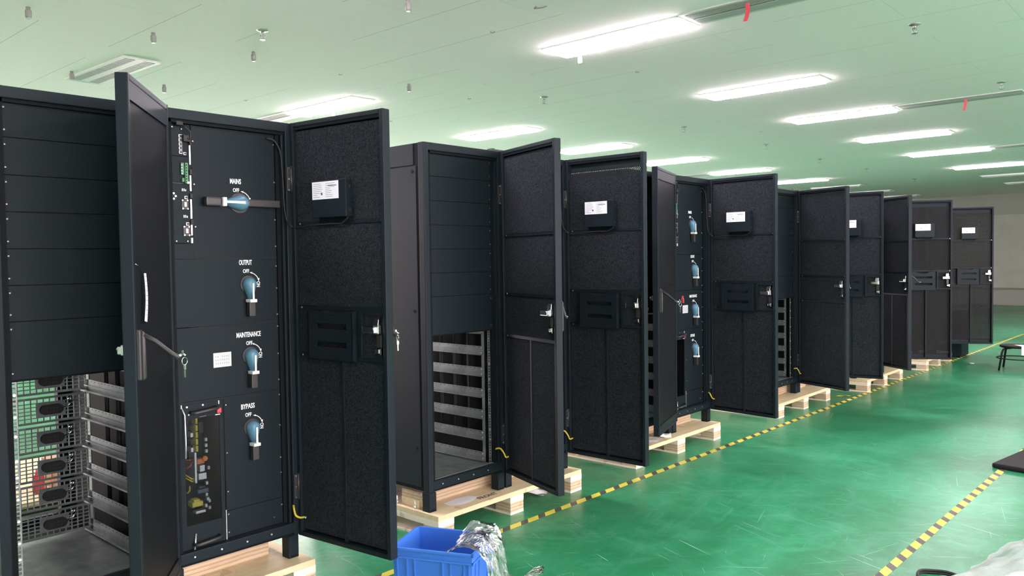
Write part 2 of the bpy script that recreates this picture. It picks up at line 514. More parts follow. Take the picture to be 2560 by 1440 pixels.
def connector_mb(h):
    b = MB()
    pts = []
    for k in range(24):
        a = 2*PI*k/24
        sx = .026 if math.cos(a) > 0 else -.026
        pts.append((.39+sx+.021*math.cos(a), h*.5+.021*math.sin(a)))
    b.prism(pts, -.700, -.640, 0, darkrub)
    for y in (.370, .383, .397, .410):
        for z in (-.008, .008):
            b.cyl((-.640, y, h*.5+z), (-.637, y, h*.5+z), .003, bplastic, 6)
    b.tube([(-.66, .44, h*.5), (-.648, .462, h*.5+.012), (-.648, .480, h*.5+.03)], .0035, chrome, 6)
    b.tube([(-.655, .462, h*.78), (-.646, .472, h*.86)], .006, chrome, 6)
    return b
def bundle_mb(x, z0, z1):
    b = MB(); y = W-.040
    for j in range(3):
        o = random.uniform(-.006, .006)
        b.tube([(x+o, y+.004*j, z0), (x+.006+o, y-.003+.004*j, (z0*2+z1)/3), (x-.005+o, y+.002+.004*j, (z0+2*z1)/3), (x+o, y+.004*j, z1)], .0055, darkrub, 6)
    return b
def hinge_mb(z):
    b = MB()
    b.box(-.006, .008, W-.020, W+.004, z-.055, z+.055, bplastic, .002)
    b.cyl((.008, W+.002, z-.06), (.008, W+.002, z+.06), .007, bplastic, 10)
    for dz in (-.05, 0., .05):
        b.cyl((.008, W-.012, z+dz), (.0105, W-.012, z+dz), .0042, screwm, 8)
    return b
def bracket_mb():
    b = MB().box(-.10, -.01, W-.05, W+.05, H, H+.012, bplastic, .003)
    b.box(-.07, -.03, W-.03, W-.01, H+.012, H+.02, bplastic, .002)
    return b
def smooth(p, n=6):
    p = [Vector(q) for q in p]; out = []
    for i in range(len(p)-1):
        a, b, c, d = p[max(i-1, 0)], p[i], p[i+1], p[min(i+2, len(p)-1)]
        for k in range(n):
            t = k/n
            out.append(.5*((2*b)+(c-a)*t+(2*a-5*b+4*c-d)*t*t+(3*b-a-3*c+d)*t**3))
    return out+[p[-1]]
def ground_mb(v):
    b = MB()
    p = [(-.02, W-.010, .245), (.010, W-.028, .235), (.028, W-.030, .205), (.03, W-.008, .190), (.03, W+.012, .187)]
    if v == 1:
        p = [(-.02, W-.05, .245), (.006, W-.04, .25), (.02, W-.022, .22), (.026, W-.012, .196), (.03, W+.014, .197)]
    b.tube(smooth(p), .0048, wire_y, 8)
    q = p[-1]
    b.tube([q, (q[0], q[1]+.010, q[2]-.001)], .0034, wire_g, 6)
    b.tube([(q[0], q[1]+.008, q[2]), (q[0]+.002, q[1]+.030, q[2]-.020)], .0065, sleeve, 8)
    b.tube([(q[0]+.002, q[1]+.030, q[2]-.02), (q[0]+.004, q[1]+.036, q[2]-.035)], .0036, wire_g, 6)
    b.tube([(q[0]+.004, q[1]+.036, q[2]-.033), (q[0]+.004, q[1]+.040, q[2]-.062)], .0065, wire_y, 8)
    b.box(q[0]+.001, q[0]+.006, q[1]+.030, q[1]+.052, q[2]-.075, q[2]-.062, chrome, .001)
    return b
def dcable_mb():
    """display cable: out of the cabinet top, down the right post and across to the door"""
    p = [(-.03, .50, 1.925), (-.02, .535, 1.915), (-.012, .560, 1.86), (-.008, .566, 1.74), (-.004, .568, 1.62),
         (.01, .571, 1.56), (.045, .575, 1.525)]
    return MB().tube(smooth(p), .0042, darkrub, 8)

# ---------------- switchgear front
def panel_mb(y0, y1, z0, z1, screws=()):
    b = MB().box(-.044, -.040, y0+.001, y1-.001, z0+.0012, z1-.0012, panelm, .001)
    for (y, z, k) in screws:
        b.cyl((-.040, y, z), (-.0365, y, z), .0062 if k else .0035, bplastic if k else screwm, 10, .0045 if k else .003)
        b.cyl((-.0366, y, z), (-.0358, y, z), .002, screwm, 8)
    return b
def knob_mb():
    """pear-shaped blue rotary switch, pivot at origin, pointing -Z, bulging +X"""
    b = MB(); i = b.mi(blue)
    prof = []
    n = 28
    def outline(t, k):
        a = 2*PI*t
        x, z = math.sin(a), math.cos(a)
        r = .030
        if z >= 0: return (x*r*k, z*r*k)
        w = r*(1-.50*(-z)**1.0)
        return (x*w*k, z*.070*k)
    layers = [(0, 1.0), (.012, 1.0), (.026, .93), (.038, .72), (.043, .45)]
    rings = []
    for xx, k in layers:
        ring = []
        for j in range(n):
            y, z = outline(j/n, k)
            if k < .9: y *= .82 if k > .5 else .62
            ring.append(b.bm.verts.new((xx, y, z)))
        rings.append(ring)
    for a in range(len(rings)-1):
        for j in range(n):
            f = b.bm.faces.new((rings[a][j], rings[a][(j+1) % n], rings[a+1][(j+1) % n], rings[a+1][j])); f.material_index = i; f.smooth = True
    f = b.bm.faces.new(rings[-1]); f.material_index = i
    f = b.bm.faces.new(rings[0][::-1]); f.material_index = i
    b.lathe([(.034, 0), (.034, .006)], (0, 0, 0), bplastic, 24) if False else None
    return b
def pointer_mb():
    b = MB()
    b.box(.0435, .0465, -.0045, .0045, -.066, .004, white, .001)
    b.box(.006, .047, -.0165, .0165, -.080, -.066, white, .002)
    return b
def stub_mb():
    return MB().box(.008, .036, -.015, .015, -.142, -.079, bplastic, .003)
def bar_mb(side):
    if side: return MB().box(.008, .034, .020, .147, -.014, .014, bplastic, .004)
    return MB().box(.008, .040, -.138, -.079, -.017, .017, bplastic, .007)
def disc_mb(): return MB().cyl((-.001, 0, 0), (.004, 0, 0), .038, bplastic, 24)
def arrow_mb(y, z, r=.040):
    b = MB(); i = b.mi(white)
    a0, a1 = R(72), R(22)
    N = 8; vs = []
    for k in range(N+1):
        a = a0+(a1-a0)*k/N; w = .0016 if 0 < k < N else .0005
        vs.append((b.bm.verts.new((-.0395, y+(r-w)*math.cos(a), z+(r-w)*math.sin(a))), b.bm.verts.new((-.0395, y+(r+w)*math.cos(a), z+(r+w)*math.sin(a)))))
    for k in range(N):
        f = b.bm.faces.new((vs[k][0], vs[k][1], vs[k+1][1], vs[k+1][0])); f.material_index = i
    def tri(p, q, s):
        f = b.bm.faces.new([b.bm.verts.new((-.0394, *t)) for t in (p, q, s)]); f.material_index = i
    e = (y+r*math.cos(a1), z+r*math.sin(a1))
    tri((e[0]-.0055, e[1]+.004), (e[0]+.005, e[1]+.006), (e[0]+.0015, e[1]-.009))
    e = (y+r*math.cos(a0), z+r*math.sin(a0))
    tri((e[0]-.012, e[1]+.0025), (e[0]+.002, e[1]+.004), (e[0]+.001, e[1]-.004))
    return b

SW = [('MAINS', .365, 1.629, .350, 1.722, .052), ('OUTPUT', .398, 1.272, .388, 1.367, .062),
      ('MAINTENANCE', .400, .954, .395, 1.047, .118), ('BYPASS', .398, .633, .382, .728, .066)]
def control_mb():
    b = panel_mb(.057, .150, 1.45, 1.955, ((.078, 1.460, 1), (.126, 1.460, 1), (.072, 1.93, 1), (.112, 1.925, 1)))
    x = -.040
    b.box(x-.002, x+.0008, .064, .138, 1.81, 1.815, dark)
    b.box(x-.002, x+.0008, .064, .138, 1.70, 1.7005, greyink)
    return b
def port(b, y, z, w=.014, h=.0135, m=silver_c):
    x = -.040
    b.box(x-.001, x+.003, y-w/2, y+w/2, z-h/2, z+h/2, m, .0008)
    b.box(x+.003, x+.0036, y-w*.28, y+w*.40, z-h*.33, z+h*.33, darkrub)
    return b
def ports_list():
    x = -.040; out = []
    for k in range(5):
        b = port(MB(), .1065, 1.895-.0165*k); b.box(x-.001, x+.0006, .089, .100, 1.892-.0165*k, 1.898-.0165*k, white) if False else None
        out.append(('network_socket', b))
    out.append(('usb_socket', port(MB(), .124, 1.824, .012, .011)))
    for yy, zz in ((.124, 1.642), (.128, 1.532)):
        out.append(('network_socket', port(MB(), yy, zz, .013, .0135)))
        b = MB().box(x-.001, x+.004, yy-.020, yy+.009, zz-.050, zz-.009, bplastic, .001)
        b.box(x+.004, x+.0065, yy-.009, yy+.0, zz-.038, zz-.020, silver_c)
        for dy, dz in ((-.017, -.012), (.004, -.012), (-.016, -.047), (.005, -.047)):
            b.cyl((x+.002, yy+dy, zz+dz), (x+.007, yy+dy, zz+dz), .003, screwm, 8)
        out.append(('serial_port', b))
        for k in range(3): out.append(('port_mark', MB().box(x-.001, x+.0006, yy-.016+.007*k, yy-.012+.007*k, zz+.026, zz+.037-.003*(k == 2), white)))
    for dy, dz in ((0, .011), (0, -.011), (-.008, 0), (.008, 0)):
        out.append(('indicator_dot', MB().cyl((x-.001, .073+dy, 1.646+dz), (x+.0009, .073+dy, 1.646+dz), .0048, white, 10)))
    return out
def terminals_mb():
    b = MB(); x = -.040
    b.box(x, x+.010, .103, .116, 1.735, 1.785, green_c, .001)
    b.box(x, x+.014, .118, .131, 1.700, 1.785, green_c, .001)
    b.box(x, x+.010, .106, .116, 1.706, 1.722, green_c, .001)
    for k in range(4): b.box(x, x+.0108, .1035, .1075, 1.738+.0118*k, 1.742+.0118*k, silver_c)
    for k in range(7): b.box(x+.014, x+.0146, .121, .125, 1.704+.0115*k, 1.709+.0115*k, dark)
    b.cyl((x+.012, .129, 1.703), (x+.016, .129, 1.703), .005, silver_c, 8)
    return b
def rodstrip_mb():
    b = MB(); x = -.040
    for z0, z1 in ((1.78, 1.862), (1.67, 1.735), (1.555, 1.635), (1.485, 1.53)):
        b.box(x, x+.006, .1405, .1435, z0, z1, chrome); b.box(x, x+.006, .1445, .1470, z0, z1, silver_c)
    b.box(x, x+.007, .140, .147, 1.452, 1.474, paper)
    for z in (1.75, 1.65, 1.54): b.box(x, x+.010, .139, .150, z-.012, z+.010, darkrub, .002)
    b.tube([(x, .10, 1.948), (x+.02, .115, 1.935), (x+.024, .138, 1.915), (x+.022, .142, 1.88), (x+.014, .122, 1.889)], .004, darkrub, 8)
    b.box(x, x+.03, .078, .108, 1.935, 1.953, darkrub, .004)
    b.box(x+.002, x+.02, .112, .143, 1.872, 1.900, darkrub, .003)
    b.box(x+.002, x+.014, .140, .149, 1.86, 1.89, darkrub, .002)
    return b
def sticker_mb():
    b = MB(); x = -.040; y0, y1, z0, z1 = .226, .309, .917, .980
    b.box(x, x+.0012, y0, y1, z0, z1, stickm, .0005)
    rng = random.Random(3)
    for r in range(3):
        for k in range(7):
            if r == 0 and k in (2,): continue
            y = y0+.008+k*.0098; z = z1-.020-r*.0145
            for _ in range(3):
                a = rng.uniform(0, .004); c = rng.uniform(0, .005)
                b.box(x+.0012, x+.0016, y+a, y+a+.0035, z+c, z+c+.0013, greyink)
            b.box(x+.0012, x+.0016, y+.002, y+.0034, z, z+.006, greyink)
    return b
def module_mb():
    b = MB(); x = -.046
    y0, y1, z0, z1 = .066, .262, .142, .775
    # face frame round the window opening
    gy0, gy1, gz0, gz1 = .088, .244, .262, .712
    b.box(x, -.036, y0, gy0, z0, z1, panelm, .001); b.box(x, -.036, gy1, y1, z0, z1, panelm, .001)
    b.box(x, -.036, gy0, gy1, z0, gz0, panelm, .001); b.box(x, -.036, gy0, gy1, gz1, z1, panelm, .001)
    # box behind
    b.box(-.30, -.295, gy0-.01, gy1+.01, gz0-.01, gz1+.01, dark)
    b.box(-.295, x, gy0-.012, gy0-.010, gz0-.01, gz1+.01, dark); b.box(-.295, x, gy1+.010, gy1+.012, gz0-.01, gz1+.01, dark)
    b.box(-.295, x, gy0-.01, gy1+.01, gz0-.012, gz0-.01, dark); b.box(-.295, x, gy0-.01, gy1+.01, gz1+.01, gz1+.012, dark)
    # bright edges of the slot
    b.box(-.036, -.030, y0-.004, y1+.003, z0-.008, z0, silver_c)
    b.box(-.040, -.033, y1, y1+.003, z0, z0+.15, silver_c)
    for (y, z) in ((.10, .766), (.17, .766), (.078, .155), (.125, .150), (.175, .149)):
        b.cyl((-.036, y, z), (-.033, y, z), .004, screwm, 8)
    b.box(-.036, -.033, .240, .244, .760, .775, white); b.box(-.036, -.033, .074, .078, .762, .777, white)
    b.box(-.036, -.0355, .155, .185, .717, .7185, greyink); b.box(-.036, -.0355, .226, .248, .713, .717, white)
    b.box(-.036, -.033, .105, .109, .730, .736, screwm); b.box(-.036, -.033, .110, .114, .735, .741, screwm)
    return b
def handle_mb(z):
    b = MB()
    b.tube([(-.036, .115, z), (-.012, .118, z), (-.006, .128, z+.001), (-.006, .215, z+.008), (-.012, .226, z+.009), (-.036, .229, z+.009)], .0075, bplastic, 10)
    return b
def lever_rod_mb(kind):
    b = MB()
    if kind == 0: b.tube([(-.034, .078, .763), (-.026, .086, .735), (-.020, .085, .62), (-.018, .082, .555)], .0035, silver_c, 8)
    else: b.tube([(-.033, .124, .225), (-.022, .112, .16)], .0035, silver_c, 8)
    return b
def circuits_mb():
    b = MB(); x = -.10
    b.box(x-.08, x-.076, .10, .235, .29, .69, dark)
    for k in range(5): b.box(x-.03, x, .168, .178, .555+.030*k, .580+.030*k, yellow_c, .001)
    for k in range(4): b.box(x-.05, x-.006, .148, .160, .556+.032*k, .575+.032*k, bplastic if k % 2 else silver_c, .002)
    b.box(x-.05, x+.004, .158, .168, .42, .553, silver_c, .002)
    b.box(x-.04, x, .172, .205, .498, .522, orange_c, .004); b.cyl((x-.01, .205, .52), (x+.008, .205, .52), .011, orange_c, 10)
    b.box(x-.04, x+.002, .182, .205, .465, .492, silver_c, .002); b.box(x-.04, x+.002, .176, .212, .430, .458, silver_c, .002)
    b.box(x-.03, x+.004, .170, .218, .372, .388, bluegrey, .002); b.box(x-.02, x+.010, .172, .200, .395, .404, bplastic, .002)
    b.box(x-.04, x+.006, .142, .190, .318, .340, yellow_c, .003); b.box(x-.03, x+.004, .150, .178, .338, .350, yellow_c, .003)
    for y, z in ((.21, .36), (.215, .34), (.222, .33), (.206, .312), (.212, .41), (.222, .30), (.112, .305), (.214, .55), (.213, .60), (.213, .575), (.222, .475)):
        b.box(x-.01, x+.004, y-.005, y+.005, z-.006, z+.008, silver_c, .001)
    b.box(x-.03, x+.0, .16, .205, .285, .296, silver_c, .002)
    for k in range(3):
        b.box(x-.06, x-.03, .13+.034*k, .15+.034*k, .625, .675, bplastic, .003)
    for (y0, z0, y1, z1, m) in ((.158, .53, .10, .537, wire_r), (.158, .505, .10, .50, wire_r), (.158, .515, .102, .49, wire_r), (.158, .44, .115, .47, wire_y), (.158, .43, .118, .455, wire_y), (.14, .41, .118, .385, wire_y), (.095, .64, .100, .55, wire_y)):
        b.tube([(x-.01, y0, z0), (x+.004, (y0*2+y1)/3, z0*.7+z1*.3-.006), (x+.002, (y0+2*y1)/3, z0*.3+z1*.7-.006), (x-.02, y1, z1)], .003, m, 6)
    return b
def window_mb(): return MB().box(-.040, -.038, .088, .244, .262, .712, winglass)

# ---------------- doors   local: hinge on z axis, leaf runs along -Y, outside is +X
DW, DZ0, DZ1, DT = .590, .10, 2.0, .042
def leaf_mb(topstrip):
    b = MB()
    t = .022
    # rim (box section), slightly rounded
    b.box(0, DT, -t, 0, DZ0, DZ1, black, .004); b.box(0, DT, -DW, -DW+t, DZ0, DZ1, black, .004)
    b.box(0, DT, -DW+t, -t, DZ1-t, DZ1, black, .004); b.box(0, DT, -DW+t, -t, DZ0, DZ0+t, black, .004)
    # outer skin border
    b.box(DT-.006, DT-.002, -DW+.02, -.02, DZ1-.085, DZ1-.02, black, .001)
    b.box(DT-.006, DT-.002, -DW+.02, -.02, DZ0+.02, DZ0+.07, black, .001)
    # inner lip line and stiffeners
    b.box(.004, .010, -DW+.02, -.02, DZ1-.034, DZ1-.02, dark)
    b.box(DT-.030, DT-.010, -.312, -.296, DZ0+.02, .93, black, .002)
    return b
def crossbar_mb(z):
    b = MB().box(.010, DT-.012, -DW+.02, -.02, z-.010, z+.010, black, .003)
    b.box(.009, .0105, -DW+.026, -.026, z+.0065, z+.0085, black)
    for y in (-.05, -.565): b.cyl((.010, y, z), (.007, y, z), .004, screwm, 8)
    return b
def skin_mb(m): return MB().box(DT-.010, DT-.008, -DW+.02, -.02, DZ0+.06, DZ1-.08, m)
def foam_mb(z0, z1): return MB().box(DT-.026, DT-.0105, -DW+.024, -.024, z0, z1, foam, .003)
def dbox_mb():
    b = MB().box(-.022, DT-.026, -.385, -.172, 1.560, 1.722, black, .003)
    for z in (1.69, 1.59): b.cyl((.0, -.386, z), (.0, -.388, z), .006, bplastic, 10)
    b.box(0, DT-.03, -.36, -.20, 1.542, 1.560, dark)
    return b
def dlabel_mb():
    b = MB(); x = -.0222; y0, y1, z0, z1 = -.342, -.174, 1.640, 1.717
    b.box(x-.0008, x, y0, y1, z0, z1, label)
    rng = random.Random(5); X0, X1 = x-.0012, x-.0008
    for col in (0, 1):
        a = y1-.008-col*.078
        for k in range(8):
            w = rng.uniform(.025, .062); z = z1-.009-k*.0082
            b.box(X0, X1, a-w, a, z-.0012, z+.0006, greyink)
    b.box(X0, X1, y1-.066, y1-.058, z0+.018, z0+.029, darkink)
    b.box(X0, X1, y0+.012, y0+.066, z1-.021, z1-.018, darkink)
    return b
def dwire_mb():
    p = [(.006, -.0, 1.522), (.004, -.06, 1.526), (.0, -.16, 1.530), (.002, -.26, 1.533), (-.002, -.33, 1.532), (-.006, -.37, 1.55), (.0, -.375, 1.562)]
    return MB().tube(smooth(p), .004, darkrub, 8)
def pocket_mb():
    b = MB(); x0 = -.016; m = black
    y0, y1, z0, z1 = -.400, -.120, .930, 1.150
    sl = [(1.070, 1.094), (.990, 1.014)]
    sy0, sy1 = -.365, -.175
    # front face with two rounded slots and a scooped top edge
    zs = [z0, sl[1][0], sl[1][1], sl[0][0], sl[0][1], z1-.03]
    b.box(x0, x0+.004, y0, y1, zs[0], zs[1], m); b.box(x0, x0+.004, y0, y1, zs[2], zs[3], m); b.box(x0, x0+.004, y0, y1, zs[4], zs[5], m)
    for a, c in sl:
        r = (c-a)/2
        b.box(x0, x0+.004, y0, sy0, a, c, m); b.box(x0, x0+.004, sy1, y1, a, c, m)
        for s, yc in ((-1, sy0), (1, sy1)):
            arc = [(yc-s*.0, a)]+[(yc-s*.012*(1-math.cos(t))*1.0, (a+c)/2-r*math.cos(2*t)) for t in [k*PI/2/8 for k in range(1, 8)]]+[(yc, c)]
            b.prism([(p[0], p[1]) for p in arc], x0, x0+.004, 0, m) if False else None
    ym = (y0+y1)/2
    b.prism([(y0, z1-.03), (y1, z1-.03), (y1, z1), (ym+.075, z1), (ym+.035, z1-.022), (ym-.035, z1-.022), (ym-.075, z1), (y0, z1)], x0, x0+.004, 0, m)
    b.box(x0, DT-.026, y0, y0+.003, z0, z1, m); b.box(x0, DT-.026, y1-.003, y1, z0, z1, m); b.box(x0, DT-.026, y0, y1, z0, z0+.003, m)
    return b
def lockbox_mb():
    """thin surround beside the pocket where the latch sits"""
    b = MB(); x0 = .004
    b.box(x0, DT-.026, -.436, -.420, .938, 1.150, black, .002)
    b.box(x0, DT-.026, -DW+.024, -.436, 1.136, 1.152, black, .002); b.box(x0, DT-.026, -DW+.024, -.436, .936, .950, black, .002)
    b.box(x0-.001, x0+.001, -DW+.024, -.40, 1.150, 1.153, black)
    return b
def latch_mb():
    b = MB()
    b.box(-.004, .016, -.550, -.520, 1.095, 1.127, chrome, .003)
    b.prism([(-.548, 1.120), (-.520, 1.120), (-.515, 1.096), (-.545, 1.090)], -.010, -.002, 0, chrome)
    b.box(-.030, -.010, -.545, -.475, 1.062, 1.090, chrome, .004)
    b.box(-.016, .006, -.555, -.525, 1.060, 1.095, screwm, .003)
    b.cyl((-.032, -.538, 1.080), (-.010, -.538, 1.080), .007, chrome, 12)
    b.box(.004, .014, -.552, -.526, 1.000, 1.055, bplastic, .003)
    return b
def cam_mb():
    b = MB().box(-.010, .014, -.552, -.528, .975, .996, chrome, .004)
    b.box(-.006, .012, -.560, -.553, .970, .998, chrome, .001)
    return b
def dhandle_mb(k=1.):
    b = MB(); y = -.560
    b.box(DT-.008, DT+.012, y-.016, y+.016, .975, 1.145, bplastic, .005)
    b.tube([(DT+.010, y, 1.135), (DT+.016, y, 1.13), (DT+.016, y, .985), (DT+.010, y, .978)], .009, bplastic, 8)
    e = DT+.128*k
    b.tube([(DT+.012, y, 1.13), (DT+.05*k+.004, y+.004, 1.105), (DT+.105*k, y+.008, 1.060), (e, y+.008, 1.045)], [.009, .008, .008, .010], bplastic, 8)
    b.cyl((e-.008, y+.008, 1.047), (e+.006, y+.008, 1.056), .006, chrome, 10)
    return b
def peel_mb():
    """peeling strip of protective film with print on it, on the outside of the leaf"""
    b = MB()
    def fn(u, v): return Vector((DT+.004+.004*math.sin(u*PI), -.445-.030*(1-v)-.004*u*u-.006*u*(1-v), 1.335-.165*u-.006*u*v))
    b.grid(fn, 12, 2, label)
    for k in range(9):
        u = .06+k*.1; p = fn(u, .5)
        b.box(p.x+.0006, p.x+.0016, p.y-.010, p.y+.006, p.z-.002, p.z+.0005, greyink)
    return b
def film_mb():
    b = MB()
    b.tube([(DT-.006, -.575, 1.37), (DT+.004, -.54, 1.362), (DT+.006, -.50, 1.345), (DT-.004, -.46, 1.315)], [.0008, .002, .0018, .0006], chrome, 6)
    return b

def build_door(cab, ang, kind, dx=0.):
    """kind: 'plain' (battery side) or 'display' or 'mesh' (no foam behind the perforated sheet)"""
    d = obj('door', cached('leaf', lambda: leaf_mb(False)), cab)
    d.location = (0, W, 0); d.rotation_euler = (0, 0, R(ang))
    obj('perforated_sheet', cached('dense_sheet', lambda: skin_mb(perfd)) if kind == 'mesh' else cached('perforated_sheet', lambda: skin_mb(perf)), d)
    bars = {'plain': (1.505, 1.165, .92), 'display': (1.540, 1.160, .943), 'mesh': (1.540, 1.160, .943)}[kind]
    for z in bars: obj('crossbar', cached('crossbar_%d' % int(z*1000), lambda: crossbar_mb(z)), d)
    return d, bars
def foam_for(d, bars, top=DZ1-.03):
    zz = [DZ0+.024]+sorted(bars)+[top]
    for a, c in zip(zz[:-1], zz[1:]):
        obj('foam_panel', cached('foam_%d_%d' % (a*1000, c*1000), lambda: foam_mb(a+.008, c-.008)), d)
def door_fittings(d, display, handle=.38):
    if display:
        obj('display_box', cached('display_box', dbox_mb), d)
        obj('rating_label', cached('rating_label', dlabel_mb), d, 'white label with grey print')
        obj('display_cable', cached('door_cable', dwire_mb), d)
        obj('document_pocket', cached('document_pocket', pocket_mb), d)
        obj('latch_surround', cached('latch_surround', lockbox_mb), d)
    obj('latch', cached('latch', latch_mb), d, 'chrome latch')
    obj('lock_cam', cached('lock_cam', cam_mb), d, 'chrome lock cam')
    obj('door_handle', cached('door_handle_%d' % int(handle*100), lambda: dhandle_mb(handle)), d)

def cabinet_base(lab, x, y, rear=False):
    c = empty('equipment_cabinet', lab, 'cabinet', (x, y, DECK), 0, 'black equipment cabinets in the row')
    obj('frame', cached('frame', frame_mb), c)
    obj('side_panel', cached('side_l', lambda: side_mb(-1)), c); obj('side_panel', cached('side_r', lambda: side_mb(1)), c)
    for (lx, ly) in ((0, 0), (0, W-.052), (-D+.058, 0), (-D+.058, W-.052)):
        l = obj('leg', cached('leg', leg_mb), c); l.location = (lx, ly, 0)
    obj('hinge', cached('hinge_t', lambda: hinge_mb(1.745)), c); obj('hinge', cached('hinge_b', lambda: hinge_mb(.33)), c)
    return c
ROWS = [.168+.127*k for k in range(6)]
def battery(lab, x, y, ang, inside, bracket=True, mesh=False, wire=None):
    c = cabinet_base(lab, x, y)
    zs = [1.955, 1.824, 1.691, 1.560, 1.428, 1.296, 1.166, .955]
    for k in range(7):
        h = zs[k]-zs[k+1]
        p = obj('blank_panel', cached('blank_%d' % round(h*1000), lambda: blank_mb(h, k == 0)), c)
        p.location = (0, 0, zs[k+1])
    if inside:
        obj('floor_tray', cached('floor_tray', tray_mb), c)
        for z in ROWS+[.168+.127*6]:
            r = obj('slide_rail', cached('slide_rail', rail_mb), c); r.location = (0, 0, z-.004)
        obj('rail_upright', cached('rail_upright', upright_mb), c); obj('rail_upright', cached('rail_upright_rear', lambda: MB().box(-.65, -.62, W-.064, W-.058, .16, .95, zinc)), c)
        obj('rack_strip', cached('strip_l', lambda: strip_mb(.062)), c); obj('rack_strip', cached('strip_r', lambda: strip_mb(W-.075)), c)
        for x_ in (-.25, -.37, -.49): obj('cable_bundle', bundle_mb(x_, .30, .93), c)
        if mesh:
            for z in ROWS:
                g = obj('mesh_backplate', cached('mesh_backplate', lambda: mesh_back_mb(.116)), c); g.location = (0, 0, z)
                k_ = obj('connector', cached('connector', lambda: connector_mb(.116)), g, 'black oval connector')
    if bracket: obj('top_bracket', cached('top_bracket', bracket_mb), c)
    d, bars = build_door(c, ang, 'plain')
    foam_for(d, bars); door_fittings(d, False, 1. if ang < 54 else .38)
    if wire is not None: obj('ground_wire', cached('ground_%d' % wire, lambda: ground_mb(wire)), c, 'yellow-green wire with white sleeve')
    return c, d
def switchgear(lab, x, y, ang, detail, fm='foam', wire=None, bar=False):
    c = cabinet_base(lab, x, y)
    if detail:
        scr = lambda ys, zs_: tuple((yy, zz, 0) for yy in ys for zz in zs_)
        p1 = obj('front_panel', cached('panel_mains', lambda: panel_mb(.152, .548, 1.386, 1.955, ((.159, 1.879, 1), (.160, 1.699, 1), (.161, 1.521, 1))+scr((.540,), (1.90, 1.73, 1.56, 1.44)))), c)
        p2 = obj('front_panel', cached('panel_output', lambda: panel_mb(.058, .548, 1.098, 1.386, scr((.540,), (1.35, 1.25, 1.13)))), c)
        # step beside the control strip
        p3 = obj('front_panel', cached('panel_maint', lambda: panel_mb(.058, .548, .785, 1.098, scr((.540,), (1.075, .95, .83)))), c)
        p4 = obj('front_panel', cached('panel_bypass', lambda: panel_mb(.268, .548, .284, .785, scr((.540,), (.76, .62, .47, .40))+((.276, .75, 1), (.276, .54, 1), (.276, .37, 1)))), c)
        p5 = obj('front_panel', cached('panel_lower', lambda: panel_mb(.268, .548, .165, .284, scr((.50,), (.20,))+scr((.540,), (.25,))+((.276, .27, 1), (.276, .19, 1)))), c)
        for q_, bx_ in enumerate(((.058, .268, .775, .785), (.058, .066, .165, .775), (.058, .150, 1.386, 1.449))):
            obj('filler_strip', cached('filler%d' % q_, lambda: MB().box(-.044, -.040, *bx_, panelm)), c)
        cp = obj('control_strip', cached('control_strip', control_mb), c)
        if 'ports' not in CACHE: CACHE['ports'] = [(n_, b_.mesh(n_)) for n_, b_ in ports_list()]
        for n_, me_ in CACHE['ports']: obj(n_, me_, cp, 'white mark' if n_ in ('port_mark', 'indicator_dot') else None)
        obj('terminal_block', cached('terminals', terminals_mb), cp, 'green terminal block')
        obj('cable_run', cached('rodstrip', rodstrip_mb), cp)
        for k, (txt, ky, kz, ty, tz, tw) in enumerate(SW):
            pan = (p1, p2, p3, p4)[k]
            def once(key, fn):
                if key not in CACHE: CACHE[key] = fn()
                return CACHE[key]
            obj('lettering', once('t_'+txt, lambda: text_mesh(txt, .0215, white, front_mtx(-.0395, ty, tz), tw, off=.0006)), pan, 'white word '+txt)
            obj('lettering', once('off_'+txt, lambda: text_mesh('OFF', .0165, white, front_mtx(-.0395, ty+.002, tz-.038), .030, off=.0004)), pan, 'white word OFF')
            obj('arrow_mark', once('arr_'+txt, lambda: arrow_mb(ky+.004, kz, .052).mesh('arrow')), pan, 'white curved arrow')
            if k: obj('lettering', once('on_'+txt, lambda: text_mesh('ON', .0165, white, front_mtx(-.0395, ky+.050, kz-.002, -PI/2), .025, off=.0004)), pan, 'white word ON')
            s = obj('rotary_switch', cached('knob', knob_mb), c, 'blue rotary switch')
            s.location = (-.040, ky, kz)
            q = obj('pointer', cached('pointer', pointer_mb), s, 'white pointer line')
            obj('base_disc', cached('base_disc', disc_mb), s, 'black base disc')
            if bar and not k:
                for sd in (0, 1): obj('handle_shaft', cached('bar%d' % sd, lambda: bar_mb(sd).xf(Matrix.Rotation(PI/2, 4, 'X'))), s, 'black shaft')
            else: obj('handle_shaft', cached('stub', stub_mb), s, 'black shaft')
            if bar and k == 0: s.rotation_euler = (-PI/2, 0, 0); s.scale = (1.05, 1.15, 1.25)
        obj('warning_sticker', cached('warning_sticker', sticker_mb), c, 'white sticker with rows of grey characters')
        mo = obj('bypass_module', cached('bypass_module', module_mb), c)
        obj('window', cached('module_window', window_mb), mo); obj('circuitry', cached('circuitry', circuits_mb), mo, 'yellow, orange and silver components')
        for z in (.740, .182): obj('handle', cached('mh_%d' % int(z*1000), lambda: handle_mb(z)), mo)
        for k in (0, 1): obj('lever_rod', cached('rod%d' % k, lambda: lever_rod_mb(k)), mo, 'silver rod')
        obj('push_button', cached('push_button', lambda: MB().box(-.036, -.026, .231, .251, .722, .744, redb, .003)), mo, 'red button')
    else:
        obj('front_panel', cached('panel_plain', lambda: panel_mb(.058, .548, .165, 1.955)), c)
    d, bars = build_door(c, ang, 'display' if fm != 'mesh' else 'mesh')
    if fm == 'foam': foam_for(d, bars)
    elif fm == 'topgap': foam_for(d, bars, DZ1-.125)
    door_fittings(d, True)
    obj('display_cable', cached('display_cable', dcable_mb), c)
    if wire is not None: obj('ground_wire', cached('ground_%d' % wire, lambda: ground_mb(wire)), c, 'yellow-green wire with white sleeve')
    return c, d

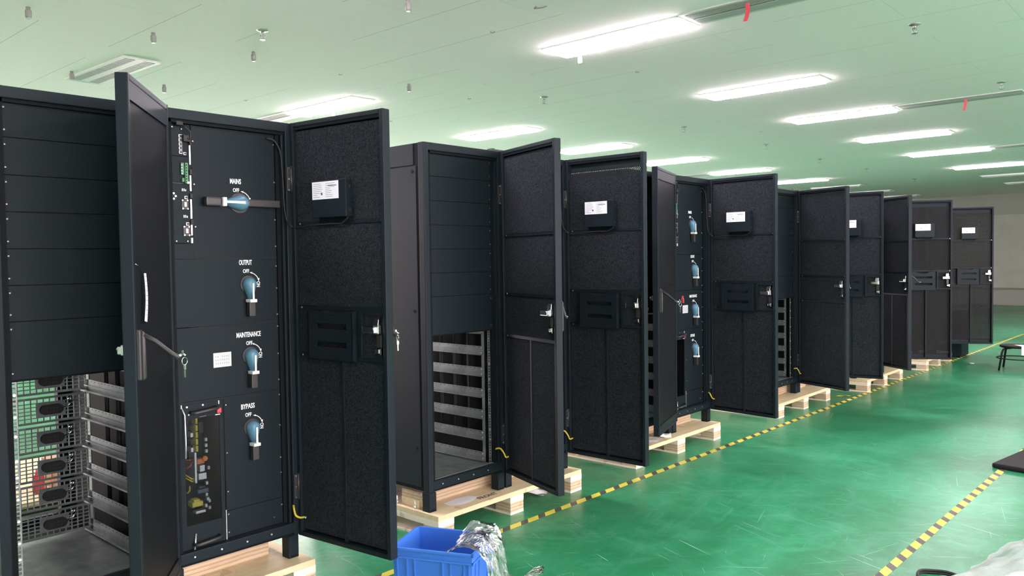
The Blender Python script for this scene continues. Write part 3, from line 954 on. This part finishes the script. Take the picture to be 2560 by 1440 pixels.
Y0, Y1 = .872, 1.476
c0, d0 = battery('black cabinet at the left edge, blank panels above an open bay of mesh backplates', XF, Y0, 53, True, True, True)
obj('peeling_label', peel_mb(), d0, 'white strip of printed label peeling off'); obj('film_scrap', film_mb(), d0)
c1, d1 = switchgear('nearest black cabinet with MAINS, OUTPUT, MAINTENANCE and BYPASS switches, door wide open', XF, Y1, 96.5, True, 'foam', 0, True)
c2, d2 = battery('black cabinet with empty slide rails, behind the blue crate', XF, 2.893, 71.5, True, True, False, 1)
c3, d3 = switchgear('black cabinet whose open door has a bright perforated strip along its top', XF, 3.508, 90.5, True, 'topgap', 1)
c4, d4 = battery('black cabinet with its door nearly shut and a red key tag hanging on it', XF, 4.820, 18, True, True)
c5, d5 = switchgear('second cabinet showing blue rotary switches, right of the red key tag', XF, 5.432, 84.5, True, 'foam', 0)
c6, d6 = battery('black cabinet with slide rails seen past the second blue-switch cabinet', XF+.012, 7.205, 68, True, True, False, 1)
c7, d7 = switchgear('black cabinet with half-hidden white-labelled door, fourth open door from the right end', XF+.012, 7.815, 101, False, 'foam')
c8, d8 = battery('black cabinet with narrow plain unlabelled door, third open door from the right end', -3.08, 9.078, 53, False, False)
c9, d9 = switchgear('black cabinet with second white-labelled open door from the far right end', -2.985, 9.690, 121, False, 'mesh')
c10, d10 = battery('black cabinet hidden behind the last two open doors, its own door closed', -3.02, 11.20, 8, False, False)
c11, d11 = switchgear('last black cabinet at the far right end, door open against the far wall', -2.965, 11.81, 122, False, 'mesh')

# ------------------------------------------------------------------ keys hanging in the swung-out handles
def key_mb_parts(root, tagc):
    b = MB()
    ring = [(.013*math.cos(2*PI*k/16), 0, -.016+.013*math.sin(2*PI*k/16)) for k in range(17)]
    obj('ring', b.tube(ring, .0014, chrome, 6), root)
    k = MB().box(-.0012, .0012, -.005, .005, -.045, -.029, chrome, .001).box(-.001, .001, -.0025, .0025, -.072, -.043, chrome)
    obj('key', k, root)
    obj('lock_key', MB().cyl((0, -.006, .002), (0, .008, .010), .0035, chrome, 8).box(-.0012, .0012, .004, .014, .004, .020, chrome, .001), root)
    if tagc:
        t = MB().box(-.003, .003, -.034, -.008, -.004, .026, redtag, .003)
        t.box(-.003, .003, -.028, -.014, .024, .046, redtag, .003)
        obj('key_tag', t, root, 'red plastic tag')
def hang_key(cab, k, ang, lab, tagc=False):
    # world place of the lever's end on that door
    hx, hy = cab.location.x, cab.location.y+W
    a = R(ang); lx, ly = DT+.128*k+.016, -.552
    px = hx+lx*math.cos(a)-ly*math.sin(a); py = hy+lx*math.sin(a)+ly*math.cos(a)
    k = empty('key_ring', lab, 'keys', (px, py, DECK+1.050), R(ang)+R(60), 'key rings in the door handles')
    key_mb_parts(k, tagc)
hang_key(c0, 1., 53, 'chrome key ring hanging from the handle of the leftmost open door')
hang_key(c1, .38, 96.5, 'chrome key ring peeking out behind the speckled foam door with a rating label')
hang_key(c4, 1., 18, 'key ring with a red tag hanging from a door handle', True)

# ------------------------------------------------------------------ pallets
PL = 1.262
def skid_mb():
    b = MB()
    b.box(-1.2, 0, 0, .115, 0, .013, pine, .001)
    for x in (-.12, -.66, -1.2): b.box(x, x+.12, 0, .115, .013, .072, lvl, .001)
    b.box(-1.2, .001, -.0005, .1155, .072, .105, pine, .001)
    return b
def deck_mb(): return MB().box(-1.2, 0, 0, PL, .105, .134, ply, .002)
def beam_mb(z1=.088): return MB().box(-.255, -.215, .11, PL-.11, .134, .134+z1, lvl, .001)
def pallet(lab, x, y):
    p = empty('wooden_pallet', lab, 'pallet', (x, y, 0), 0, 'wooden pallets under the cabinets')
    obj('deck_board', cached('deck', deck_mb), p)
    for yy in (0, .573, PL-.115):
        s = obj('skid', cached('skid', skid_mb), p); s.location = (0, yy, 0)
    obj('support_beam', cached('beam', beam_mb), p)
    return p
p1 = pallet('wooden pallet under the two nearest cabinets, cut off by the bottom edge', XF+.085, .845)
p2 = pallet('wooden pallet marked FRONT, behind the blue crate', XF+.085, 2.878)
p3 = pallet('wooden pallet with loose white papers lying on it', XF+.085, 4.780)
p4 = pallet('wooden pallet under the slide-rail cabinet, three block ends in view beside the tape', XF+.125, 7.100)
p5 = pallet('wooden pallet under the fourth pair, only block ends in view below open doors', -2.94, 9.03)
p6 = pallet('wooden pallet furthest down the row, under the last cabinets', -2.91, 11.17)
# FRONT stencil, pale patch and timber wedge on the second pallet
fm = Matrix.Translation((-.062, .445, .1344)) @ Matrix(((0, -1, 0, 0), (1, 0, 0, 0), (0, 0, 1, 0), (0, 0, 0, 1)))
obj('lettering', text_mesh('FRONT', .036, darkink, fm, .15, off=.0008), p2, 'dark stencilled word FRONT')
def patch_fn(): 
    b = MB(); i = b.mi(label)
    pts = [(-.15, .18), (-.10, .175), (-.055, .24), (-.06, .33), (-.10, .40), (-.15, .37), (-.165, .27)]
    f = b.bm.faces.new([b.bm.verts.new((x, y, .1346)) for x, y in pts]); f.material_index = i
    return b
obj('paper_patch', patch_fn(), p2, 'torn pale paper patch')
wb = MB().box(-.36, -.20, .055, .075, .134, .215, lvl, .001).box(-.34, -.19, .035, .055, .134, .178, ply, .001)
obj('timber_wedge', wb, p2)
for x, y in ((-.36, .020), (-.205, .018)):
    obj('bolt', MB().cyl((x, y, .134), (x, y, .18), .004, screwm, 8).cyl((x, y, .134), (x, y, .15), .008, screwm, 6), p2, 'steel bolt')

# ------------------------------------------------------------------ floor tapes
def tape(name, lab, x0, y0, x1, y1, w, mt):
    L = math.hypot(x1-x0, y1-y0)
    o = obj(name, MB().box(-w/2, w/2, 0, L, .0004, .0012, mt))
    o.location = (x0, y0, 0); o.rotation_euler = (0, 0, math.atan2(-(x1-x0), y1-y0))
    return tag(o, lab, 'floor tape')
tape('hazard_tape', 'yellow and black floor tape running along the row of cabinets', -3.024, .2, -2.795, 22.0, .046, tape_mat(.1512, 3.339-.2))
tape('hazard_tape', 'yellow and black floor tape in the lower right, passing under the black pad', -1.2245, 2.5, -1.07, 13.0, .046, tape_mat(.1535, 3.962-2.5))

# ------------------------------------------------------------------ crate and plastic
cr = empty('storage_crate', 'blue plastic crate at the bottom edge of the photo', 'crate', (-2.61, 2.43, 0), math.atan2(2.475-2.226, -2.827+2.716)-PI/2, None)
def crate_mb():
    b = MB(); a, c, h = .185, .136, .25; t = .006; k = .965
    ring = lambda s, z: [(-a*s, -c*s, z), (a*s, -c*s, z), (a*s, c*s, z), (-a*s, c*s, z)]
    i = b.mi(cratem)
    prof = [ring(k, .0), ring(1, h-.03), ring(1.0, h)]
    inner = [ring(1-.03, h), ring(1-.035, h-.03), ring(k-.05, .01)]
    R_ = [[b.bm.verts.new(p) for p in r] for r in prof+inner]
    for x in range(len(R_)-1):
        for j in range(4):
            f = b.bm.faces.new((R_[x][j], R_[x][(j+1) % 4], R_[x+1][(j+1) % 4], R_[x+1][j])); f.material_index = i
    f = b.bm.faces.new(R_[0][::-1]); f.material_index = i
    f = b.bm.faces.new(R_[-1]); f.material_index = i
    # rim bands
    for z0, z1, e in ((h-.010, h+.002, .009), (h-.046, h-.037, .007)):
        b.box(-a-e, a+e, -c-e, -c+.003, z0, z1, cratem, .002); b.box(-a-e, a+e, c-.003, c+e, z0, z1, cratem, .002)
        b.box(-a-e, -a+.003, -c-e, c+e, z0, z1, cratem, .002); b.box(a-.003, a+e, -c-e, c+e, z0, z1, cratem, .002)
    # tapering ribs on the walls
    for sg in (-1, 1):
        for x in (-.165, -.118, -.082, .050, .088, .150, .172):
            x2 = x*k
            pts = [(x2-.003, sg*(c*k+.006), 0), (x2+.003, sg*(c*k+.006), 0), (x2+.003, sg*(c*k-.004), 0), (x2-.003, sg*(c*k-.004), 0)]
            top = [(x-.003, sg*(c+.006), h-.04), (x+.003, sg*(c+.006), h-.04), (x+.003, sg*(c-.004), h-.04), (x-.003, sg*(c-.004), h-.04)]
            A = [b.bm.verts.new(p) for p in pts]; B = [b.bm.verts.new(p) for p in top]
            for f in [b.bm.faces.new(A), b.bm.faces.new(B)]+[b.bm.faces.new((A[j], A[(j+1) % 4], B[(j+1) % 4], B[j])) for j in range(4)]: f.material_index = i
        for y in (-.10, -.055, .055, .10):
            A = [b.bm.verts.new(p) for p in ((sg*(a*k+.006), y-.003, 0), (sg*(a*k+.006), y+.003, 0), (sg*(a*k-.004), y+.003, 0), (sg*(a*k-.004), y-.003, 0))]
            B = [b.bm.verts.new(p) for p in ((sg*(a+.006), y-.003, h-.04), (sg*(a+.006), y+.003, h-.04), (sg*(a-.004), y+.003, h-.04), (sg*(a-.004), y-.003, h-.04))]
            for f in [b.bm.faces.new(A), b.bm.faces.new(B)]+[b.bm.faces.new((A[j], A[(j+1) % 4], B[(j+1) % 4], B[j])) for j in range(4)]: f.material_index = i
    # label recess on the long sides
    b.box(-.055, .0, -c-.003, -c+.004, h-.030, h-.012, cratem, .002)
    return b
obj('body', crate_mb(), cr)
def fold(p, seed, amp):
    x, y = p
    return amp*(math.sin(7.1*x+3*y+seed)+.6*math.sin(15.3*y-9*x+seed*2.1)+.5*math.sin(23*x+17*y+seed*.7)+.35*math.sin(41*x-33*y+seed*1.3))
cx = Matrix.Translation(cr.location) @ Matrix.Rotation(cr.rotation_euler.z, 4, 'Z')
def bag_mb():
    b = MB()
    # path in the crate's frame: up from inside, over the right rim, down to the floor and out along it
    path = [(.035, .215), (.09, .250), (.150, .272), (.200, .276), (.235, .225), (.250, .150), (.262, .075), (.285, .022), (.32, .014), (.345, .020), (.37, .008)]
    def at(t):
        t *= len(path)-1; i = min(int(t), len(path)-2); f = t-i
        return path[i][0]*(1-f)+path[i+1][0]*f, path[i][1]*(1-f)+path[i+1][1]*f
    def fn(u, v):
        x, z = at(u)
        w = .20+.05*u+.10*max(0, u-.65)
        y = -.115+v*w*1.15+.55*max(0, u-.58)
        k = min(1, max(0, (u-.28)*3))
        f = math.sin(17*v+1.5*u)+.6*math.sin(31*v-2.2*u+1)+.4*math.sin(47*v+3*u)
        x += .013*f*k*(1 if u < .72 else .5)
        if u > .68: z += (.012*f+.030*math.exp(-((u-.83)/.09)**2)*math.exp(-((v-.62)/.2)**2)+.02)*min(1, (u-.68)*8)*(1.02-u)*3
        if u < .42: z += .012*math.sin(9*v+14*u)+.055*math.exp(-((v-.93)/.10)**2)*math.exp(-((u-.12)/.10)**2)+.020*v*math.sin(PI*u/.42)
        x += fold((u*2.6, v*2.2), 1.3, .003); y += fold((v*2.2, u*2.6), 2.7, .006)
        x -= .05*max(0, u-.7)*abs(v-.5)*4
        return cx @ Vector((x, y, max(z, .004)))
    return b.grid(fn, 90, 80, plastic)
tag(obj('plastic_bag', bag_mb()), 'crumpled clear plastic bag spilling over the side of the blue crate', 'plastic bag')
def sheet_mb():
    b = MB()
    def fn(u, v):
        x = -1.02+.34*v+.75*u+.03*math.sin(9*v); y = 3.75+1.55*v-.15*u
        d = min(u*1.7, 1)
        z = (.17*(1-(1-d)**2)+fold((u*1.7, v*1.9), .6, .014)+.022*abs(math.sin(9*u-8*v)))*min(1, (1-v)*5)*min(1, .25+3*d)
        return Vector((x+fold((v*2, u), 2, .010), y+fold((u*2, v), 5, .015), max(z, .004)))
    return b.grid(fn, 50, 60, milky)
tag(obj('plastic_sheet', sheet_mb()), 'milky plastic sheet heaped in the bottom right corner', 'plastic sheet')
cb_ = []
for k in range(60):
    a = 2*PI*k/28; r = .10+.006*math.sin(3*a)
    cb_.append((-.97+r*math.cos(a), 3.985+r*math.sin(a), .008+.011*(k//28)+.002*math.sin(5*a)))
tag(obj('coiled_cable', MB().tube(cb_, .007, darkrub, 8)), 'black cable loop beside the milky plastic sheet', 'cable')

# black pad
pad = obj('foam_pad', MB().box(0, .62, 0, .66, .0, .034, matm, .012))
pad.location = (-1.235, 6.36, .0015); pad.rotation_euler = (0, 0, R(-9))
tag(pad, 'black flat pad lying over the hazard tape at the right edge', 'pad')

# stool
st = empty('stool', 'low black metal stool at the right edge with a white paper over it', 'stool', (-2.03, 11.93, 0), R(48))
obj('seat', MB().lathe([(.0, .285), (.19, .285), (.205, .292), (.205, .308), (.19, .316), (.0, .318)][1:-1], (0, 0, 0), matm, 32), st)
for k in range(4):
    a = PI/2*k; dx, dy = math.cos(a), math.sin(a)
    pts = [(.09, .282), (.17, .278), (.205, .262), (.222, .225), (.262, .0)]
    obj('leg', MB().tube([(dx*r, dy*r, z) for r, z in pts], .0125, matm, 10), st)
obj('ring_brace', MB().tube([(.236*math.cos(2*PI*k/32), .236*math.sin(2*PI*k/32), .150) for k in range(33)], .007, matm, 8), st)
def napkin_mb():
    b = MB()
    def fn(u, v):
        s = -.08+.32*u   # along the drape; folds over seat edge at .21
        if s < .13: r, z = s+.085, .3205
        else: r, z = .2165+.004*math.sin(v*5), .3205-(s-.13)
        return Vector((r, -.05+.10*v, z))
    return b.grid(fn, 24, 6, paper)
nk = obj('paper_sheet', napkin_mb()); nk.location = (-2.03, 11.93, 0); nk.rotation_euler = (0, 0, R(-58))
tag(nk, 'white paper draped over the edge of the black stool', 'paper')

# loose papers and scraps
def scrap(name, lab, cat, x, y, z, sx, sy, rz, m, amp=.004):
    b = MB().grid(lambda u, v: Vector(((u-.5)*sx, (v-.5)*sy, amp*(1+math.sin(5*u+3*v)*.8+.9*math.sin(9*v-4*u)))), 10, 10, m)
    o = obj(name, b); o.location = (x, y, z); o.rotation_euler = (0, 0, rz)
    return tag(o, lab, cat)
scrap('paper_sheet', 'larger white sheet lying flat on the pallet below the red key tag', 'paper', -3.225, 5.12, .1345, .13, .20, .2, paper, .003)
scrap('paper_sheet', 'smaller curled white sheet on the pallet, right of the larger sheet', 'paper', -3.215, 5.285, .1345, .12, .10, .6, paper, .012)
scrap('paper_scrap', 'crumpled white paper on the floor under the door of the slide-rail cabinet', 'paper', -3.31, 3.93, .001, .12, .18, .3, paper, .014)
scrap('wood_offcut', 'thin pale yellow offcut on the floor just left of the tape', 'scrap', -3.06, 8.66, .001, .02, .15, -.9, yellow_c, .002)
scrap('paper_scrap', 'tiny white scrap on the green floor left of the stool', 'scrap', -2.62, 12.24, .001, .05, .07, .5, paper, .004)

# black low box behind the last door
bb = MB().box(-.20, .20, -.20, .20, .02, .655, black, .006).box(-.19, .19, -.19, .19, .655, .665, dark, .003)
bx = empty('black_box', 'black upright box on the floor behind the last open door', 'box', (-3.075, 13.02, 0), 0)
obj('body', bb, bx)
for sx in (-1, 1):
    for sy in (-1, 1):
        obj('foot', MB().cyl((sx*.16, sy*.16, 0), (sx*.16, sy*.16, .022), .02, darkrub, 10), bx)

# goods behind the row, glimpsed through the mesh backplates
gp = empty('wooden_pallet', 'wooden pallet on the floor behind the mesh backplates of the leftmost cabinet', 'pallet', (-5.15, 1.25, 0), 0)
obj('deck_board', cached('deck', deck_mb), gp)
for yy in (0, .573, PL-.115):
    s = obj('skid', cached('skid', skid_mb), gp); s.location = (0, yy, 0)
cbx = empty('cardboard_box', 'cardboard box seen through the mesh of the leftmost cabinet', 'box', (-5.42, 1.93, .134), R(8))
obj('body', MB().box(-.13, .13, -.18, .18, 0, .17, card, .003), cbx); obj('packing_tape', MB().box(-.025, .025, -.181, .181, .02, .171, orange_c), cbx)
rb = obj('red_bottle', MB().lathe([(.03, 0), (.034, .01), (.034, .09), (.014, .12), (.014, .14)], (0, 0, 0), redb, 16)); rb.location = (-5.35, 1.66, .134)
tag(rb, 'small red container seen through the mesh of the leftmost cabinet', 'bottle')

# ------------------------------------------------------------------ ceiling fittings
LW, LD = 1.23, .30
def lamp_frame_mb():
    b = MB(); e = .016
    b.box(-LW/2, LW/2, -LD/2, -LD/2+e, -.012, 0, lampw, .002); b.box(-LW/2, LW/2, LD/2-e, LD/2, -.012, 0, lampw, .002)
    b.box(-LW/2, -LW/2+e*2, -LD/2+e, LD/2-e, -.012, 0, lampw, .002); b.box(LW/2-e*2, LW/2, -LD/2+e, LD/2-e, -.012, 0, lampw, .002)
    return b
def louvre_mb():
    b = MB()
    for k in range(1, 24):
        x = -LW/2+.032+k*(LW-.064)/24
        b.box(x-.001, x+.001, -LD/2+.016, LD/2-.016, -.038, -.031, lampw)
    for y in (-.001, ): b.box(-LW/2+.032, LW/2-.032, y-.004, y+.004, -.039, -.031, lampw)
    return b
def lamp_panel_mb(m): return MB().box(-LW/2+.032, LW/2-.032, -LD/2+.016, LD/2-.016, -.034, -.002, m, .007)
def lamp(x, y, on, lab):
    l = empty('ceiling_lamp', lab, 'ceiling lamp', (x, y, CZ), 0, 'grille lamps in the ceiling')
    obj('frame', cached('lamp_frame', lamp_frame_mb), l)
    obj('light_panel', cached('lamp_on' if on else 'lamp_off', lambda: lamp_panel_mb(lampon if on else lampoff)), l, 'glowing panel' if on else 'unlit grey panel')
    obj('louvre', cached('louvre', louvre_mb), l)
XA, XB = -3.50, -7.25
nm = ['nearest', 'second', 'third', 'fourth', 'fifth', 'sixth', 'seventh', 'eighth', 'ninth']
ya = [5.13, 7.66, 9.83, 12.24, 14.68, 17.6, 19.95, 22.45]
for k, y in enumerate(ya):
    lab = {0: 'biggest lit ceiling lamp, beside the vent at the top', 1: 'lit ceiling lamp second from the front in the right-hand line',
           2: 'lit ceiling lamp touching the dark slot vent with a red ribbon', 3: 'lit ceiling lamp fourth from the front in the right-hand line',
           4: 'lit ceiling lamp fifth from the front in the right-hand line', 5: 'last lit lamp at the right edge of the photo',
           6: 'unlit ceiling lamp at the right edge, nearer of two', 7: 'unlit ceiling lamp at the right edge, further of two'}[k]
    lamp(XA, y, k < 6, lab)
yb = [5.16, 7.86, 10.02, 12.36, 14.84, 17.8, 20.05, 22.3, 24.7]
for k, y in enumerate(yb):
    lamp(XB, y, k < 6, ('lit' if k < 6 else 'unlit')+' ceiling lamp above the cabinets, '+nm[k]+' in the left-hand line')
# the same two lines go on over and behind the camera
for x, side in ((XA, 'right-hand'), (XB, 'left-hand')):
    for y, w_ in ((2.7, 'just') , (.3, 'well')):
        if x == XB and y == 2.7: continue
        lamp(x, y, True, 'lit ceiling lamp %s behind the photo edge in the %s line' % (w_, side))
for x, ln in ((.25, 'third'), (4.0, 'fourth')):  # two unseen lamp lines, added for more light in the aisle
    for k, y in enumerate((.3, 2.7, 5.13, 7.66, 9.83, 12.24)):
        lamp(x, y, True, 'added lit ceiling lamp of the %s line over the aisle, %s from the camera end' % (ln, nm[k]))

# vents
def slot_vent(lab, x0, x1, y, louvres=True, m=ventg):
    v = empty('slot_vent', lab, 'air vent', ((x0+x1)/2, y, CZ), 0, 'slot vents beside the lamps')
    L = x1-x0; w = .30
    b = MB(); e = .03
    b.box(-L/2, L/2, -w/2, -w/2+e, -.010, 0, ventw, .002); b.box(-L/2, L/2, w/2-e, w/2, -.010, 0, ventw, .002)
    b.box(-L/2, -L/2+e, -w/2+e, w/2-e, -.010, 0, ventw, .002); b.box(L/2-e, L/2, -w/2+e, w/2-e, -.010, 0, ventw, .002)
    obj('frame', b, v)
    b = MB().box(-L/2+e, L/2-e, -w/2+e, w/2-e, -.004, -.001, ventd)
    obj('duct_mouth', b, v, 'dark slot')
    b = MB()
    for k in range(6): b.box(-L/2+e, L/2-e, -w/2+e+.014+k*.018, -w/2+e+.021+k*.018, -.010, -.003, m)
    obj('louvre_blades', b, v)
    obj('flap', MB().box(-L/2+e+.004, L/2-e-.004, .012, w/2-e-.006, -.012, -.005, m, .002), v)
    return v
slot_vent('grey slot vent at the top of the photo, right of the biggest lamp', XA+LW/2+.015, XA+LW/2+1.28, 5.10)
slot_vent('slot vent with a red ribbon, right of the third lamp in the right-hand line', XA+LW/2+.015, XA+LW/2+1.25, 9.83)
slot_vent('slot vent at the right edge beside the fifth lamp of the right-hand line', XA+LW/2+.015, XA+LW/2+1.25, 14.68)
slot_vent('slot vent above the cabinet with MAINS switch, left of a lit lamp', XB-LW/2-1.25, XB-LW/2-.015, 5.16)
slot_vent('slot vent peeking out between two open doors, left of a lit lamp', XB-LW/2-1.25, XB-LW/2-.015, 10.02)
slot_vent('slot vent above the second blue-switch cabinet, left of a lit lamp', XB-LW/2-1.25, XB-LW/2-.015, 14.84)
v = empty('ceiling_cassette_vent', 'white air grille with two slatted openings at the upper left', 'air vent', (-7.20, 2.905, CZ), R(1.5))
b = MB(); a, c = .59, .155
b.box(-a, a, -c, -c+.03, -.014, 0, ventw, .003); b.box(-a, a, c-.03, c, -.014, 0, ventw, .003)
b.box(-a, -a+.04, -c+.03, c-.03, -.014, 0, ventw, .003); b.box(a-.04, a, -c+.03, c-.03, -.014, 0, ventw, .003)
b.box(-a+.04, a-.04, -.035, .035, -.012, 0, ventw, .002)
obj('frame', b, v)
for s in (-1, 1):
    b = MB(); y0, y1 = sorted((s*.035, s*.125))
    b.box(-a+.04, a-.04, y0, y1, -.003, -.001, ventd)
    for k in range(26):
        x = -a+.05+k*(2*a-.10)/26
        b.box(x, x+.024, y0, y1, -.011, -.006, ventg)
    obj('slat_grille', b, v)
def ribbon_thing(lab, x, y, L):
    b = MB()
    b.grid(lambda u, v_: Vector((x-.018*u*u+(v_-.5)*.024, y+.010*math.sin(3*u)+(v_-.5)*.012, CZ-.012-L*u)), 12, 2, ribbon)
    tag(obj('red_ribbon', b), lab, 'ribbon', 'red ribbons on the vents')
ribbon_thing('red ribbon hanging from the vent at the top of the photo', -2.395, 5.02, .115)
ribbon_thing('red ribbon hanging from the further slot vent on the right', -2.175, 9.80, .115)

# sprinklers and nozzles
def spr_parts(o):
    obj('escutcheon', cached('spr_plate', lambda: MB().lathe([(.042, 0), (.042, -.004), (.028, -.010), (.014, -.012)], (0, 0, 0), brass, 20)), o)
    obj('sprinkler_head', cached('spr_head', lambda: MB().cyl((0, 0, -.010), (0, 0, -.030), .011, brass, 12)
        .tube([(.011, 0, -.028), (.016, 0, -.045), (.010, 0, -.062), (0, 0, -.068)], .003, brass, 6).tube([(-.011, 0, -.028), (-.016, 0, -.045), (-.010, 0, -.062), (0, 0, -.068)], .003, brass, 6)
        .cyl((0, 0, -.028), (0, 0, -.066), .003, brass, 8).cyl((0, 0, -.066), (0, 0, -.069), .020, brass, 16)), o)
SP = [(-5.22, 3.17, 'sprinkler nearest the camera, at the top left'), (-1.75, 6.375, 'dark sprinkler at the upper right, larger of the two there'),
      (-1.715, 9.135, 'dark sprinkler at the right edge above the ribboned vent'), (-5.315, 6.46, 'sprinkler in the middle of the ceiling, left of the second lamp'),
      (-5.28, 9.23, 'sprinkler left of the ribboned vent lamp'), (-5.24, 11.59, 'third sprinkler from the far end of the middle line'),
      (-5.37, 14.03, 'second sprinkler from the far end of the middle line'), (-5.33, 16.3, 'last clear sprinkler of the middle line above the far doors'),
      (-5.31, 19.42, 'faint far sprinkler in the dim end of the ceiling')]
for x, y, lab in SP:
    o = empty('fire_sprinkler', lab, 'sprinkler', (x, y, CZ), R(40), 'ceiling sprinklers'); spr_parts(o)
NZ = [(-5.818, 1.842, 'grey ceiling nozzle at the top left corner'), (-5.83, 2.656, 'grey ceiling nozzle second from the left corner'),
      (-5.804, 3.44, 'grey ceiling nozzle below the nearest sprinkler'), (-7.443, 3.478, 'grey ceiling nozzle just above the leftmost open door'),
      (-7.48, 2.69, 'small grey nozzle at the left end of the slatted air grille'), (-3.96, 3.455, 'grey ceiling nozzle cut off by the top edge'),
      (-5.827, 5.074, 'grey ceiling nozzle above the gap between first two cabinets'), (-4.016, 5.352, 'pale grey nozzle under the biggest lit lamp'),
      (-7.435, 5.377, 'grey nozzle peeking above the foam door, under a lamp')]
def nz_mb(): return MB().cyl((0, 0, 0), (0, 0, -.022), .014, nozzle, 14)
def nz2_mb(): return MB().lathe([(.018, -.020), (.020, -.024), (.020, -.064), (.016, -.068)], (0, 0, 0), nozzle, 16)
def nz3_mb(): return MB().cyl((0, 0, -.068), (0, 0, -.074), .013, silver_c, 14)
for x, y, lab in NZ:
    o = empty('ceiling_nozzle', lab, 'nozzle', (x, y, CZ), 0, 'grey ceiling nozzles')
    obj('neck', cached('nz_neck', nz_mb), o); obj('body', cached('nz_body', nz2_mb), o); obj('tip', cached('nz_tip', nz3_mb), o)
WS = [(-5.93, 4.356, 'short wire end on the ceiling above MAINS switch door'), (-4.06, 4.336, 'short wire end on the ceiling near the biggest lamp'),
      (-7.55, 4.364, 'short wire end above the left edge of the MAINS switch cabinet'), (-5.90, 5.94, 'tiny wire end right of the middle nozzle'),
      (-7.49, 6.22, 'tiny wire end right of the foam door top'), (-4.005, 6.17, 'tiny dark wire end below the biggest lamp'), (-4.73, 10.27, 'tiny dark wire end left of the third lamp'),
      (-3.455, 4.13, 'longer bent wire at the top edge left of the biggest lamp')]
for k, (x, y, lab) in enumerate(WS):
    L = .07 if k == 7 else .03
    o = obj('wire_end', MB().tube([(0, 0, .0), (-.3*L, 0, -.010), (.5*L, .2*L, -.014), (L, .3*L, -.010)], .003 if k < 7 else .004, nozzle, 6))
    o.location = (x, y, CZ); tag(o, lab, 'wire', 'loose wire ends on the ceiling')

# ------------------------------------------------------------------ light and view
w = bpy.data.worlds.new('room_ambience'); S.world = w; w.use_nodes = True
w.node_tree.nodes['Background'].inputs[0].default_value = (1.0, .80, .84, 1)
w.node_tree.nodes['Background'].inputs[1].default_value = 9.5  # daylight that enters through the added windows
S.view_settings.view_transform = 'Standard'
S.view_settings.look = 'None'
S.view_settings.exposure = 1.44
S.view_settings.gamma = 1.0
S.view_settings.use_curve_mapping = False
S.cycles.use_denoising = True
S.cycles.use_adaptive_sampling = True
S.cycles.adaptive_threshold = .02
S.cycles.max_bounces = 7
S.cycles.transparent_max_bounces = 12
S.cycles.sample_clamp_indirect = 6
